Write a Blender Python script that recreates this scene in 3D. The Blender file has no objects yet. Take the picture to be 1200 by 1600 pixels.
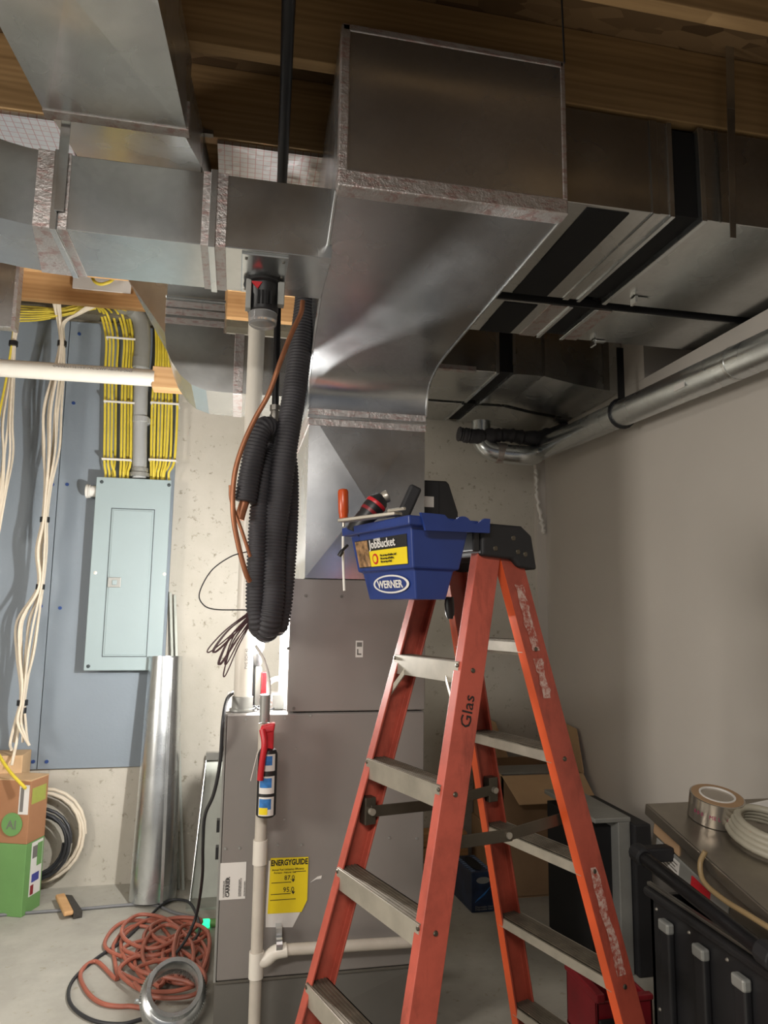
import bpy, math, random
from mathutils import Vector, Matrix
random.seed(7)
R = math.radians
# ------------------------------------------------------------------ camera
FOC = 1120.0
CAM = Vector((0, 0, 1.5))
def _unit(v): return v / v.length
_d = _unit(Vector((-232, 150, FOC)))
_u = Vector((150, -9300, FOC)); _u = _unit(_u - _d * _u.dot(_d))
_r = _d.cross(_u)
if _r.x < 0: _r = -_r
ROT = Matrix((_r, _d, _u))                      # image axes -> world axes
cd = bpy.data.cameras.new('camera'); cam = bpy.data.objects.new('camera', cd)
bpy.context.scene.collection.objects.link(cam)
rx = ROT @ Vector((1, 0, 0)); ry = ROT @ Vector((0, 1, 0)); rz = ROT @ Vector((0, 0, 1))
mw = Matrix((( rx.x, -ry.x, -rz.x, CAM.x), (rx.y, -ry.y, -rz.y, CAM.y), (rx.z, -ry.z, -rz.z, CAM.z), (0, 0, 0, 1)))
cam.matrix_world = mw
cd.sensor_fit = 'VERTICAL'; cd.sensor_height = 24; cd.lens = 24 * FOC / 1600
cd.clip_start = 0.02
bpy.context.scene.camera = cam
S = bpy.context.scene
S.view_settings.view_transform = 'Standard'; S.view_settings.look = 'None'
S.view_settings.gamma = 1; S.view_settings.use_curve_mapping = False
S.view_settings.exposure = 0.0
# ------------------------------------------------------------------ light
wd = bpy.data.worlds.new('world'); S.world = wd; wd.use_nodes = True
wd.node_tree.nodes['Background'].inputs[0].default_value = (0.80, 0.86, 1.0, 1)
wd.node_tree.nodes['Background'].inputs[1].default_value = 0.12
def light(name, kind, loc, energy, col, size=0.1, target=None, sy=None, spread=None):
    l = bpy.data.lights.new(name, kind); l.energy = energy; l.color = col
    if kind == 'POINT': l.shadow_soft_size = size
    else:
        l.shape = 'RECTANGLE'; l.size = size; l.size_y = sy or size
    o = bpy.data.objects.new(name, l); S.collection.objects.link(o); o.location = loc
    if target is not None:
        o.rotation_euler = (Vector(target) - Vector(loc)).to_track_quat('-Z', 'Y').to_euler()
    return o
WORK = (0.085, 2.84, 1.43)
light('work_light_source', 'POINT', WORK, 112, (1.0, 0.975, 0.935), 0.022)
light('room_fill_behind', 'AREA', (-0.7, -0.5, 2.62), 95, (1.0, 0.94, 0.87), 1.2, (-0.7, -0.2, 0.6), 0.3)  # unseen overhead fill lamp, added for the room's ambient light
light('wall_fill_left', 'AREA', (-2.6, 1.0, 1.75), 56, (1.0, 0.93, 0.85), 0.7, (0.6, 2.6, 0.9), 0.7)  # unseen fill lamp added at left to brighten the right wall


# ------------------------------------------------------------------ unprojection of measured points to metres
def ray(x, y): return ROT @ Vector((x - 600, y - 800, FOC))
def PY(x, y, Y): v = ray(x, y); return CAM + v * (Y / v.y)
def PZ(x, y, Z): v = ray(x, y); return CAM + v * ((Z - CAM.z) / v.z)
def PX(x, y, X): v = ray(x, y); return CAM + v * (X / v.x)

# ------------------------------------------------------------------ mesh helpers
ORG = {}
class MB:
    def __init__(s): s.v = []; s.f = []
    def add(s, vs, fs):
        n = len(s.v); s.v += [Vector(p) for p in vs]; s.f += [tuple(i + n for i in f) for f in fs]; return s
    def hexa(s, b, t):                       # bottom 4, top 4 (same winding)
        return s.add(list(b) + list(t), [(3, 2, 1, 0), (4, 5, 6, 7), (0, 1, 5, 4), (1, 2, 6, 5), (2, 3, 7, 6), (3, 0, 4, 7)])
    def box(s, x0, x1, y0, y1, z0, z1, fr=None):
        c = [(x0, y0), (x1, y0), (x1, y1), (x0, y1)]
        b = [Vector((x, y, z0)) for x, y in c]; t = [Vector((x, y, z1)) for x, y in c]
        if fr: b = [fr @ p for p in b]; t = [fr @ p for p in t]
        return s.hexa(b, t)
    def prism(s, poly, off):                 # planar polygon pushed by vector off
        off = Vector(off); n = len(poly); a = [Vector(p) for p in poly]; b = [p + off for p in a]
        fs = [tuple(range(n))[::-1], tuple(range(n, 2 * n))] + [(i, (i + 1) % n, n + (i + 1) % n, n + i) for i in range(n)]
        return s.add(a + b, fs)
    def loft(s, rings, cap=True, close=True):
        n = len(rings[0]); vs = [p for r in rings for p in r]; fs = []
        for k in range(len(rings) - 1):
            for i in range(n if close else n - 1):
                j = (i + 1) % n; fs.append((k * n + i, k * n + j, (k + 1) * n + j, (k + 1) * n + i))
        if cap: fs.append(tuple(range(n))[::-1]); fs.append(tuple((len(rings) - 1) * n + i for i in range(n)))
        return s.add(vs, fs)
    def tube(s, pts, r, n=12, cap=True, flat=1.0):
        pts = [Vector(p) for p in pts]; rings = []
        up = Vector((0, 0, 1)); t = (pts[1] - pts[0]).normalized()
        if abs(t.dot(up)) > .9: up = Vector((0, 1, 0))
        a = t.cross(up).normalized()
        for i, p in enumerate(pts):
            t = (pts[min(i + 1, len(pts) - 1)] - pts[max(i - 1, 0)])
            t = t.normalized() if t.length > 1e-9 else Vector((0, 0, 1))
            a = (a - t * a.dot(t)).normalized(); b = t.cross(a)
            rr = r(i, len(pts)) if callable(r) else r
            rings.append([p + a * (rr * math.cos(2 * math.pi * k / n)) + b * (rr * flat * math.sin(2 * math.pi * k / n)) for k in range(n)])
        return s.loft(rings, cap)
    def cyl(s, p0, p1, r, n=20, r1=None):
        r1 = r if r1 is None else r1
        return s.tube([p0, p1], lambda i, m: r if i == 0 else r1, n)
    def pipe(s, p0, p1, r, t, n=32, steps=1):   # open pipe with wall thickness t
        p0 = Vector(p0); p1 = Vector(p1); ax = (p1 - p0).normalized()
        a = ax.cross(Vector((0, 0, 1)) if abs(ax.z) < .9 else Vector((0, 1, 0))).normalized(); b = ax.cross(a)
        def ring(p, q): return [p + a * (q * math.cos(2 * math.pi * k / n)) + b * (q * math.sin(2 * math.pi * k / n)) for k in range(n)]
        return s.loft([ring(p0, r), ring(p1, r), ring(p1, r - t), ring(p0, r - t), ring(p0, r)], cap=False)
    def lathe(s, base, axis, prof, n=28):       # prof: (distance along axis, radius)
        base = Vector(base); ax = Vector(axis).normalized()
        a = ax.cross(Vector((0, 0, 1)) if abs(ax.z) < .9 else Vector((0, 1, 0))).normalized(); b = ax.cross(a)
        return s.loft([[base + ax * h + a * (r * math.cos(2 * math.pi * k / n)) + b * (r * math.sin(2 * math.pi * k / n)) for k in range(n)] for h, r in prof])
    def build(s, name, mat, parent=None, smooth=False, bevel=0.0, label=None, seg=2):
        if parent is None:
            lo = Vector([min(p[i] for p in s.v) for i in range(3)]); hi = Vector([max(p[i] for p in s.v) for i in range(3)])
            o0 = Vector(((lo.x + hi.x) / 2, (lo.y + hi.y) / 2, lo.z))
        else: o0 = ORG[parent.name]
        me = bpy.data.meshes.new(name); me.from_pydata([p - o0 for p in s.v], [], s.f); me.validate()
        import bmesh
        bm = bmesh.new(); bm.from_mesh(me); bmesh.ops.recalc_face_normals(bm, faces=bm.faces); bm.to_mesh(me); bm.free()
        me.materials.append(mat)
        if smooth:
            for p in me.polygons: p.use_smooth = True
            try: me.set_sharp_from_angle(angle=R(38))
            except Exception: pass
        ob = bpy.data.objects.new(name, me); S.collection.objects.link(ob)
        if bevel:
            m = ob.modifiers.new('bevel', 'BEVEL'); m.width = bevel; m.segments = seg; m.limit_method = 'ANGLE'; m.angle_limit = R(40)
        if parent is not None: ob.parent = parent
        else: ob.location = o0
        ORG[ob.name] = o0
        if label: ob['label'] = label
        return ob
def thing(name, label, cat, loc, group=None):
    o = bpy.data.objects.new(name, None); S.collection.objects.link(o); o.location = loc; o.empty_display_size = .05
    o['label'] = label; o['category'] = cat
    if group: o['group'] = group
    ORG[o.name] = Vector(loc); return o
def tag(o, label, cat, group=None, kind=None):
    o['label'] = label; o['category'] = cat
    if group: o['group'] = group
    if kind: o['kind'] = kind
    return o
def struct(o): o['kind'] = 'structure'; return o
def cr(pts, n=8):                                # Catmull-Rom through points
    P = [Vector(p) for p in pts]; P = [2 * P[0] - P[1]] + P + [2 * P[-1] - P[-2]]; out = []
    for i in range(1, len(P) - 2):
        for k in range(n):
            t = k / n; a, b, c, d = P[i - 1:i + 3]
            out.append(.5 * (2 * b + (c - a) * t + (2 * a - 5 * b + 4 * c - d) * t * t + (3 * b - a - 3 * c + d) * t ** 3))
    out.append(P[-2]); return out
def resample(pts, step):
    out = [pts[0]]; acc = 0
    for a, b in zip(pts, pts[1:]):
        L = (b - a).length; t = step - acc
        while t <= L: out.append(a + (b - a) * (t / L)); t += step
        acc = L - (t - step)
    return out
def frame(o, x, y, z=(0, 0, 1)):
    x = Vector(x).normalized(); y = Vector(y).normalized(); z = Vector(z).normalized(); o = Vector(o)
    return Matrix(((x.x, y.x, z.x, o.x), (x.y, y.y, z.y, o.y), (x.z, y.z, z.z, o.z), (0, 0, 0, 1)))
def text(body, mat, fr, size, parent, name='lettering', thick=.0006, align='LEFT', sx=1.0, bold=0.0):
    c = bpy.data.curves.new(name, 'FONT'); c.body = body; c.size = size; c.extrude = thick; c.align_x = align; c.offset = bold; c.resolution_u = 2
    t = bpy.data.objects.new('tmp', c); S.collection.objects.link(t)
    me = bpy.data.meshes.new_from_object(t.evaluated_get(bpy.context.evaluated_depsgraph_get()))
    bpy.data.objects.remove(t); bpy.data.curves.remove(c)
    o0 = ORG[parent.name]
    for v in me.vertices: v.co = (fr @ Vector((v.co.x * sx, v.co.y, v.co.z))) - o0
    me.materials.clear(); me.materials.append(mat)
    ob = bpy.data.objects.new(name, me); S.collection.objects.link(ob); ob.parent = parent; ORG[ob.name] = o0; return ob

# ------------------------------------------------------------------ materials
def lin(c):
    if isinstance(c, str): c = [int(c[i:i + 2], 16) / 255 for i in (0, 2, 4)]
    return tuple(x / 12.92 if x <= .04045 else ((x + .055) / 1.055) ** 2.4 for x in c)
class NT:
    def __init__(s, name):
        s.m = bpy.data.materials.new(name); s.m.use_nodes = True; s.t = s.m.node_tree
        s.b = s.t.nodes['Principled BSDF']; s.co = s.n('ShaderNodeTexCoord').outputs['Object']
    def n(s, k, **kw):
        x = s.t.nodes.new(k)
        for a, b in kw.items():
            if a.startswith('i_'): x.inputs[a[2:].replace('_', ' ')].default_value = b
            else: setattr(x, a, b)
        return x
    def l(s, a, b): s.t.links.new(a, b)
    def map(s, sc=(1, 1, 1), rot=(0, 0, 0)):
        m = s.n('ShaderNodeMapping'); m.inputs['Scale'].default_value = sc; m.inputs['Rotation'].default_value = rot; s.l(s.co, m.inputs[0]); return m.outputs[0]
    def noise(s, scale, detail=4, rough=.55, vec=None):
        x = s.n('ShaderNodeTexNoise', i_Scale=scale, i_Detail=detail, i_Roughness=rough); s.l(vec or s.co, x.inputs['Vector']); return x.outputs['Fac']
    def ramp(s, fac, stops):
        r = s.n('ShaderNodeValToRGB'); e = r.color_ramp.elements
        while len(e) < len(stops): e.new(.5)
        for q, (p, c) in zip(e, stops): q.position = p; q.color = (*(c if not isinstance(c, (int, float)) else (c, c, c)), 1)
        s.l(fac, r.inputs[0]); return r.outputs[0]
    def mix(s, fac, a, b, mode='MIX'):
        x = s.n('ShaderNodeMix', data_type='RGBA', blend_type=mode)
        for k, v in ((0, fac), (6, a), (7, b)):
            if isinstance(v, (int, float)): x.inputs[k].default_value = v
            elif isinstance(v, tuple): x.inputs[k].default_value = (*v, 1)
            else: s.l(v, x.inputs[k])
        return x.outputs[2]
    def bump(s, h, strength=.2, dist=.01):
        b = s.n('ShaderNodeBump', i_Strength=strength, i_Distance=dist); s.l(h, b.inputs['Height']); s.l(b.outputs[0], s.b.inputs['Normal'])
    def set(s, col=None, rough=None, metal=None, spec=None):
        for k, v in (('Base Color', col), ('Roughness', rough), ('Metallic', metal), ('Specular IOR Level', spec)):
            if v is None: continue
            if isinstance(v, (int, float)): s.b.inputs[k].default_value = v
            elif isinstance(v, tuple): s.b.inputs[k].default_value = (*v, 1)
            else: s.l(v, s.b.inputs[k])
        return s.m
def plain(name, c, rough=.5, metal=0.0, var=.12, scale=8, bump=0.0, bscale=40, spec=.5):
    t = NT(name); c = lin(c); f = t.noise(scale)
    col = t.ramp(f, [(.3, tuple(x * (1 - var) for x in c)), (.7, tuple(min(1, x * (1 + var)) for x in c))])
    if bump: t.bump(t.noise(bscale, 3), bump, .004)
    return t.set(col, rough, metal, spec)
def galv(name, c=(.60, .62, .63), r0=.24, r1=.42, spang=70, wav=.25):
    t = NT(name); v = t.n('ShaderNodeTexVoronoi', i_Scale=spang); t.l(t.co, v.inputs['Vector'])
    a = t.ramp(v.outputs['Color'], [(0, tuple(x * .95 for x in c)), (1, tuple(min(1, x * 1.04) for x in c))])
    sm = t.ramp(t.noise(3.2, 3), [(.35, .88), (.7, 1.0)])
    col = t.mix(1.0, a, sm, 'MULTIPLY')
    rr = t.ramp(t.noise(4, 2), [(.3, r0), (.75, r1)])
    t.bump(t.noise(1.6, 0), wav * .35, .02)
    return t.set(col, rr, .95)
def wood(name, c0, c1, axis=0, rough=.7, sc=1.0):
    t = NT(name); s = [22 * sc] * 3; s[axis] = 1.1 * sc
    f = t.noise(1.0, 6, .62, t.map(tuple(s))); w = t.n('ShaderNodeTexWave', wave_type='BANDS', bands_direction='Z' if axis != 2 else 'X', i_Scale=2.2 * sc, i_Distortion=9, i_Detail=3)
    s2 = [6 * sc] * 3; s2[axis] = .5 * sc; t.l(t.map(tuple(s2)), w.inputs['Vector'])
    f2 = t.mix(.16, f, w.outputs['Fac']); col = t.ramp(f2, [(.25, lin(c0)), (.75, lin(c1))])
    t.bump(f, .25, .003); return t.set(col, rough, 0, .3)
def concrete(name, c0, c1, spot, sc=1.0, rough=.85, bump=.3, floor=False):
    t = NT(name); base = t.ramp(t.noise(1.6 * sc, 7, .62), [(.3, lin(c0)), (.7, lin(c1))])
    sp = t.ramp(t.noise(26 * sc, 5, .7), [(.30, 0.0), (.40, 1.0)])
    col = t.mix(sp, lin(spot), base)
    if floor:
        sp2 = t.ramp(t.noise(5 * sc, 6, .65), [(.40, .86), (.62, 1.0)]); col = t.mix(1.0, col, sp2, 'MULTIPLY')
    t.bump(t.noise(30 * sc, 6, .7), bump, .004); return t.set(col, rough, 0, .3)

m_galv = galv('galvanized_steel', (.60, .61, .60), .20, .32); m_galv_b = galv('galvanized_bright', (.70, .73, .74), .20, .34, 45, .15)
m_trunk = galv('trunk_steel', (.56, .575, .59), .20, .32, 90, .12)
m_steel_dk = plain('seam_steel', '85827c', .4, .9)
def foil_tape():
    t = NT('foil_tape'); n1 = t.noise(38, 5, .7); n2 = t.ramp(t.noise(24, 6, .75, t.map((1, 1, 4))), [(.50, 0.0), (.60, 1.0)])
    col = t.mix(n2, (.53, .50, .485), (.44, .31, .29)); t.bump(n1, .55, .008)
    return t.set(col, .36, .82)
m_tape = foil_tape()
def foil_grid():
    t = NT('foil_insulation_print'); sep = t.n('ShaderNodeSeparateXYZ'); t.l(t.co, sep.inputs[0])
    def line(o, per, w):
        a = t.n('ShaderNodeMath', operation='DIVIDE'); t.l(o, a.inputs[0]); a.inputs[1].default_value = per
        b = t.n('ShaderNodeMath', operation='FRACT'); t.l(a.outputs[0], b.inputs[0])
        c = t.n('ShaderNodeMath', operation='LESS_THAN'); t.l(b.outputs[0], c.inputs[0]); c.inputs[1].default_value = w; return c.outputs[0]
    m = t.n('ShaderNodeMath', operation='MAXIMUM'); t.l(line(sep.outputs[0], .0254, .09), m.inputs[0]); t.l(line(sep.outputs[1], .0254, .09), m.inputs[1])
    blot = t.ramp(t.noise(14, 4, .7), [(.60, 0.0), (.66, .6)])
    f = t.n('ShaderNodeMath', operation='MAXIMUM'); t.l(m.outputs[0], f.inputs[0]); t.l(blot, f.inputs[1])
    g = t.n('ShaderNodeMath', operation='MULTIPLY'); t.l(f.outputs[0], g.inputs[0]); g.inputs[1].default_value = .7
    col = t.mix(g.outputs[0], (.66, .66, .67), (.50, .20, .20)); t.bump(t.noise(9, 3), .5, .015); return t.set(col, .32, .9)
m_foil = foil_grid()
m_joist = wood('joist_pine', '7f6544', 'a98b62', 0, .65)
m_joist_lit = wood('joist_pine_lit', 'b98a58', 'd6ab78', 0, .65)  # joist wood made paler at the back to carry the work light's brightness
m_osb = wood('osb_subfloor', '5a4a3a', '8a7458', 1, .85, 2.5)
m_block = wood('lumber_block', 'b58a5c', 'd2aa7c', 0)
m_conc = concrete('poured_concrete', 'aaa598', 'bfbab0', '8a8475', 1.0, .88, .35)
m_floor = concrete('concrete_floor', 'a09d93', 'b2afa5', '98937f', .8, .72, .18, True)
m_paint = plain('painted_wall', 'c0bab2', .85, 0, .04, 1.2, .06, 120, .2)
m_board = plain('grey_painted_plywood', '7c868f', .55, 0, .05, 2.0, .12, 60)
m_panel = plain('panel_enamel', '93a2a4', .42, 0, .03, 3)
m_line = plain('dark_seam', '3a4244', .8, 0, .05)
m_blue_dot = plain('screw_blue', '2f4a86', .5, .3)
m_white = plain('white_plastic', 'd9d6cf', .45, 0, .04)
m_pvc = plain('white_pvc', 'd8d3c8', .38, 0, .04, 3)
m_pvc_old = plain('weathered_pvc', 'b9b2a6', .5, 0, .1, 10)
m_grey_pvc = plain('grey_pvc_conduit', 'a3a5a4', .45, 0, .05)
m_grey_pvc_d = plain('grey_pvc_elbow', '85857f', .45, 0, .05)
m_yel = plain('yellow_sheath', 'd2bc3c', .5, 0, .08, 20)
m_cream = plain('white_sheath', 'd8ccb8', .55, 0, .06, 20)
m_blk = plain('black_plastic', '1c1c1e', .45, 0, .2)
m_blkrub = plain('black_rubber', '17171a', .65, 0, .2)
m_iron = plain('black_iron', '1b1b1d', .35, .4, .2)
m_foam = plain('black_elastomer', '37363a', .6, 0, .2, 12)
m_copper = plain('copper', 'a0694a', .42, .45, .15, 20)
m_furn = plain('furnace_enamel', '88837f', .42, .25, .05, 3, .04, 10)
m_furn_s = plain('furnace_return', '6f6d68', .42, .45, .07, 3)
m_coilside = plain('bare_lining', 'd8d8d8', .5, .3)
def fibreglass(name, c):
    t = NT(name); a = t.ramp(t.noise(7, 6, .7), [(.30, tuple(x * .68 for x in lin(c))), (.55, lin(c)), (.8, tuple(x * 1.12 for x in lin(c)))])
    d = t.ramp(t.noise(3, 7, .75, t.map((3, 3, .6))), [(.30, .55), (.46, 1.0)]); t.bump(t.noise(200, 2), .05, .002)
    return t.set(t.mix(1.0, a, d, 'MULTIPLY'), .48)
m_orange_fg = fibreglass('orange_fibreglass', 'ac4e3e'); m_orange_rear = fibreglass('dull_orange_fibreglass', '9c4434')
m_orange_e = plain('orange_edge', 'd8582c', .42, 0, .08, 6)
m_alu = plain('aluminium', 'b8b2a6', .38, .75, .14, 14)
m_alu_d = plain('dirty_tread', '6e665a', .5, .6, .2, 30)
m_spread = plain('zinc_spreader', '5c564c', .4, .8, .2)
m_blue = plain('blue_bucket', '1d3373', .42, 0, .08, 10, .03, 60)
m_yel_lab = plain('yellow_print', 'e0c818', .5, 0, .03)
m_lab = plain('label_white', 'd4d1cc', .6, 0, .02)
m_ink = plain('black_ink', '191816', .6, 0, .0)
m_ink_g = plain('grey_ink', '6d6a66', .6, 0, .0)
m_green = plain('green_print', '648f52', .6, 0, .05)
m_kraft = plain('kraft_cardboard', '9c6f4e', .8, 0, .06, 8)
m_kraft_l = plain('kraft_light', 'c2a27c', .8, 0, .06, 8)
m_kraft_d = plain('kraft_dull', '9a7d5e', .85, 0, .08, 8)
m_cord = plain('orange_cord', 'a05c4a', .5, 0, .12, 20)
m_cord_bk = plain('black_cord', '2c2d30', .5, 0, .1)
m_cord_gy = plain('grey_cord', '6d6e70', .5, 0, .1)
m_red = plain('red_plastic', 'b81c26', .4, 0, .1)
m_red_dk = plain('dark_red_plastic', '7a1620', .42, 0, .15)
m_org_hdl = plain('orange_handle', 'b8481c', .3, 0, .1)
m_chan = plain('dull_sheet', 'a3a69e', .55, .45, .08)
m_grey_l = plain('light_grey_metal', '9a9b97', .45, .5, .1)
m_stain = plain('stainless', '8e877c', .30, .85, .12, 9)
m_navy = plain('navy_box', '1c2a44', .4, 0, .5, 14)
m_hose = plain('grey_hose', '9b9686', .5, 0, .08)
m_tan = plain('tan_tube', '877250', .5, 0, .1)
m_duct_in = plain('black_canvas', '0b0b0d', .9, 0, .2)
m_tapemetal = plain('tape_metal', 'b9b2a8', .22, .9, .1)
m_brown = plain('brown_wire', '4c3538', .5, 0, .1)
m_bristle = plain('bristle', '3b3833', .9, 0, .3, 60)
m_stickerwear = NT('worn_sticker')
_f = m_stickerwear.ramp(m_stickerwear.noise(70, 6, .75), [(.42, 0.0), (.58, 1.0)])
m_stickerwear = m_stickerwear.set(m_stickerwear.mix(_f, lin('8e3e30'), lin('b39a90')), .6)
def emis(name, c, e):
    t = NT(name); t.b.inputs['Base Color'].default_value = (*c, 1); t.b.inputs['Emission Color'].default_value = (*c, 1); t.b.inputs['Emission Strength'].default_value = e; return t.m
m_lamp = emis('lit_led_lens', (1, .97, .92), 14)
m_greenled = emis('lit_green_plug', (.03, .9, .35), 1.6)
def clearmat():
    t = NT('clear_plastic'); t.b.inputs['Transmission Weight'].default_value = .8; return t.set((.8, .8, .8), .15)
m_clear = clearmat()
m_rim_shade = concrete('rim_shade', '5c574c', '76705f', '3c3932', 2.0, .9, .9)  # dark colour standing in for shade above the backboards
def osb():
    t = NT('osb_ceiling'); v = t.n('ShaderNodeTexVoronoi', i_Scale=9); t.l(t.map((1, 3, 1), (0, 0, .6)), v.inputs['Vector'])
    return t.set(t.ramp(v.outputs['Color'], [(0, lin('4a3826')), (1, lin('8c7354'))]), .85, 0, .2)
m_osb = osb()

# ================================================================== STRUCTURE
YR = 3.12; YB = 4.35; XW = 1.95; XL = -3.6; YF = -3.4; ZJ = 3.0; ZS = 3.25
struct(MB().box(XL, XW + .9, YF, YB + .2, -.1, 0).build('floor', m_floor))
struct(MB().box(XL, XW + .9, YB, YB + .2, 0, ZS).build('wall_back', m_conc))
struct(MB().box(XW, XW + .9, YF, YB, 0, 2.66).box(XW + .8, XW + .9, YF, YR - .001, 2.661, ZS).box(XW, XW + .9, YR, YB, 2.661, ZS).build('wall_right', m_paint))
struct(MB().box(XL - .2, XL, YF, YB + .2, 0, ZS).build('wall_left', m_conc))
ceil = struct(MB().box(XL, XW + .9, YF, YB + .2, ZS, ZS + .02).build('ceiling', m_osb))
for y in (-2.8, -2.4, -2.0, -1.6, -1.2, -.8, -.45, -.1, .28, .65, 1.03, 1.42, 1.80, 2.19, 2.58, 2.97, 3.30, 3.65):
    MB().box(XL, XW + (.79 if y < 3.1 else 0), y, y + .04, ZJ, ZS - .001).build('joist', m_joist_lit if y > 3.2 else m_joist, ceil, bevel=.003)
# corner chase strip with torn foam beside the right wall
g = PY(857, 800, YB).x
cs = struct(MB().box(g - .10, XW, YB - .04, YB, 0, 2.55).build('trim_1', m_paint))
bb = []
for i in range(26):
    t = i / 25; bb.append((g - .10 + random.uniform(-.008, .008) + .05 * t ** 3, YB - .05, 2.42 - .42 * t))
MB().tube(bb, lambda i, n: random.uniform(.006, .017), 7).build('foam_bead', m_white, cs, smooth=True)

struct(MB().box(XL, XW - .4, YB - .10, YB, PY(150, 503, YB).z + .005, ZS - .001).build('trim_shade', m_rim_shade))  # dark strip added where the bay above the boards lies in shade
# ================================================================== BACKBOARDS AND PANEL
yb = YB - .02
crX = PY(80, 900, yb).x
zb0 = PY(140, 1200, yb).z; zt = PY(150, 505, yb).z; xr = PY(272, 760, yb).x
b1 = thing('backboard', 'blue-grey painted plywood backboard carrying the breaker panel, right of the seam', 'backboard', (0, 0, 0))
b1.location = ((crX + xr) / 2, yb, zb0); ORG[b1.name] = Vector(b1.location)
MB().box(crX + .002, xr, yb, YB, zb0, zt).build('sheet', m_board, b1, bevel=.002)
b2 = thing('backboard', 'blue-grey painted plywood backboard at left edge, behind hanging white cables', 'backboard', ((crX - .6), yb, zb0))
MB().box(crX - 1.22, crX - .002, yb, YB, zb0, zt).build('sheet', m_board, b2, bevel=.002)
for (x, y, par) in ((115, 630, b1), (105, 757, b1), (94, 950, b1), (73, 1190, b1), (124, 522, b1), (82, 757, b2), (64, 947, b2), (52, 1190, b2)):
    p = PY(x, y, yb); MB().cyl((p.x, yb - .004, p.z), (p.x, yb + .004, p.z), .010, 10).build('screw', m_blue_dot, par)
# breaker panel
yp = 4.22
PA = PY(150, 745, yp); PB = PY(268, 750, yp); PC = PY(131, 1048, yp)
x0, x1, z0, z1 = (PA.x + PC.x) / 2, PB.x, PC.z, (PA.z + PB.z) / 2
bp = thing('breaker_panel', 'large grey-blue steel breaker panel with closed door on the painted backboard', 'breaker panel', ((x0 + x1) / 2, yp + .05, z0))
MB().box(x0 + .02, x1 - .02, yp + .005, yb, z0 + .02, z1 - .02).build('enclosure', m_panel, bp)
MB().box(x0, x1, yp, yp + .008, z0, z1).build('cover', m_panel, bp, bevel=.004)
dA = PY(178, 797, yp); dB = PY(240, 800, yp); dC = PY(162, 1023, yp)
dx0, dx1, dz0, dz1 = (dA.x + dC.x) / 2, dB.x - .005, dC.z, dA.z
MB().box(dx0 - .012, dx1 + .012, yp - .001, yp + .002, dz0 - .012, dz1 + .012).build('door_gap', m_line, bp)
MB().box(dx0 - .008, dx1 + .008, yp - .004, yp + .002, dz0 - .008, dz1 + .008).build('door_frame', m_panel, bp, bevel=.002)
dr = MB().box(dx0, dx1, yp - .008, yp - .001, dz0, dz1).build('door', m_panel, bp, bevel=.003)
lz = PY(180, 910, yp).z
MB().box(dx0 - .004, dx0 + .065, yp - .014, yp - .006, lz - .028, lz + .028).build('latch', m_grey_l, dr, bevel=.003)
MB().box(dx0 + .02, dx0 + .045, yp - .022, yp - .010, lz - .014, lz + .012).build('latch_slide', m_panel, dr, bevel=.003)
for (x, y) in ((159, 753), (264, 758), (149, 895), (257, 897), (138, 1041)):
    p = PY(x, y, yp); MB().lathe((p.x, yp + .002, p.z), (0, -1, 0), [(0, .010), (.005, .010), (.008, .004)], 12).build('screw', m_white if y in (895, 897) else m_line, bp)
p = PY(148, 768, yp + .05)
kb = MB().lathe((x0 + .02, p.y, p.z), (-1, 0, 0), [(0, .032), (.055, .032), (.058, .038), (.062, .038), (.065, .034), (.068, .040), (.078, .040), (.082, .030)], 24)
kb.build('conduit_cap', m_white, bp, smooth=True)

# grey conduit with sweep
cx = PY(217, 700, 4.26).x
path = [PY(218, 748, 4.26), PY(219, 650, 4.26), PY(221, 565, 4.26)]
sw = cr([PY(221, 568, 4.26), PY(223, 530, 4.26), PY(219, 500, 4.25), PY(205, 482, 4.22), PY(192, 478, 4.15)], 8)
cdt = thing('conduit', 'thick grey plastic conduit rising from the breaker panel between yellow cables', 'conduit', PY(218, 748, 4.26))
MB().tube(path, .040, 20).build('straight_pipe', m_grey_pvc, cdt, smooth=True)
MB().tube(sw, .047, 20).build('sweep_elbow', m_grey_pvc_d, cdt, smooth=True)
MB().lathe(PY(221, 560, 4.26), (0, 0, -1), [(0, .050), (.06, .050), (.062, .045)], 20).build('coupling', m_grey_pvc_d, cdt, smooth=True)
MB().lathe(PY(218, 745, 4.26), (0, 0, 1), [(0, .055), (.02, .055), (.022, .046), (.05, .046)], 20).build('locknut', m_grey_pvc_d, cdt, smooth=True)
p = PY(220, 656, 4.26)
MB().lathe(p - Vector((0, 0, .018)), (0, 0, 1), [(0, .046), (.036, .046)], 20).box(p.x - .07, p.x + .075, p.y + .01, yb, p.z - .02, p.z + .016).build('strap', m_grey_pvc, cdt, bevel=.003)

ORD = ['leftmost', 'second from the left', 'third from the left', 'fourth from the left', 'fourth from the right', 'third from the right', 'second from the right', 'rightmost']
HGT = ['topmost', 'second from the top', 'third from the top', 'middle', 'third from the bottom', 'second from the bottom', 'lowest']
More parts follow.
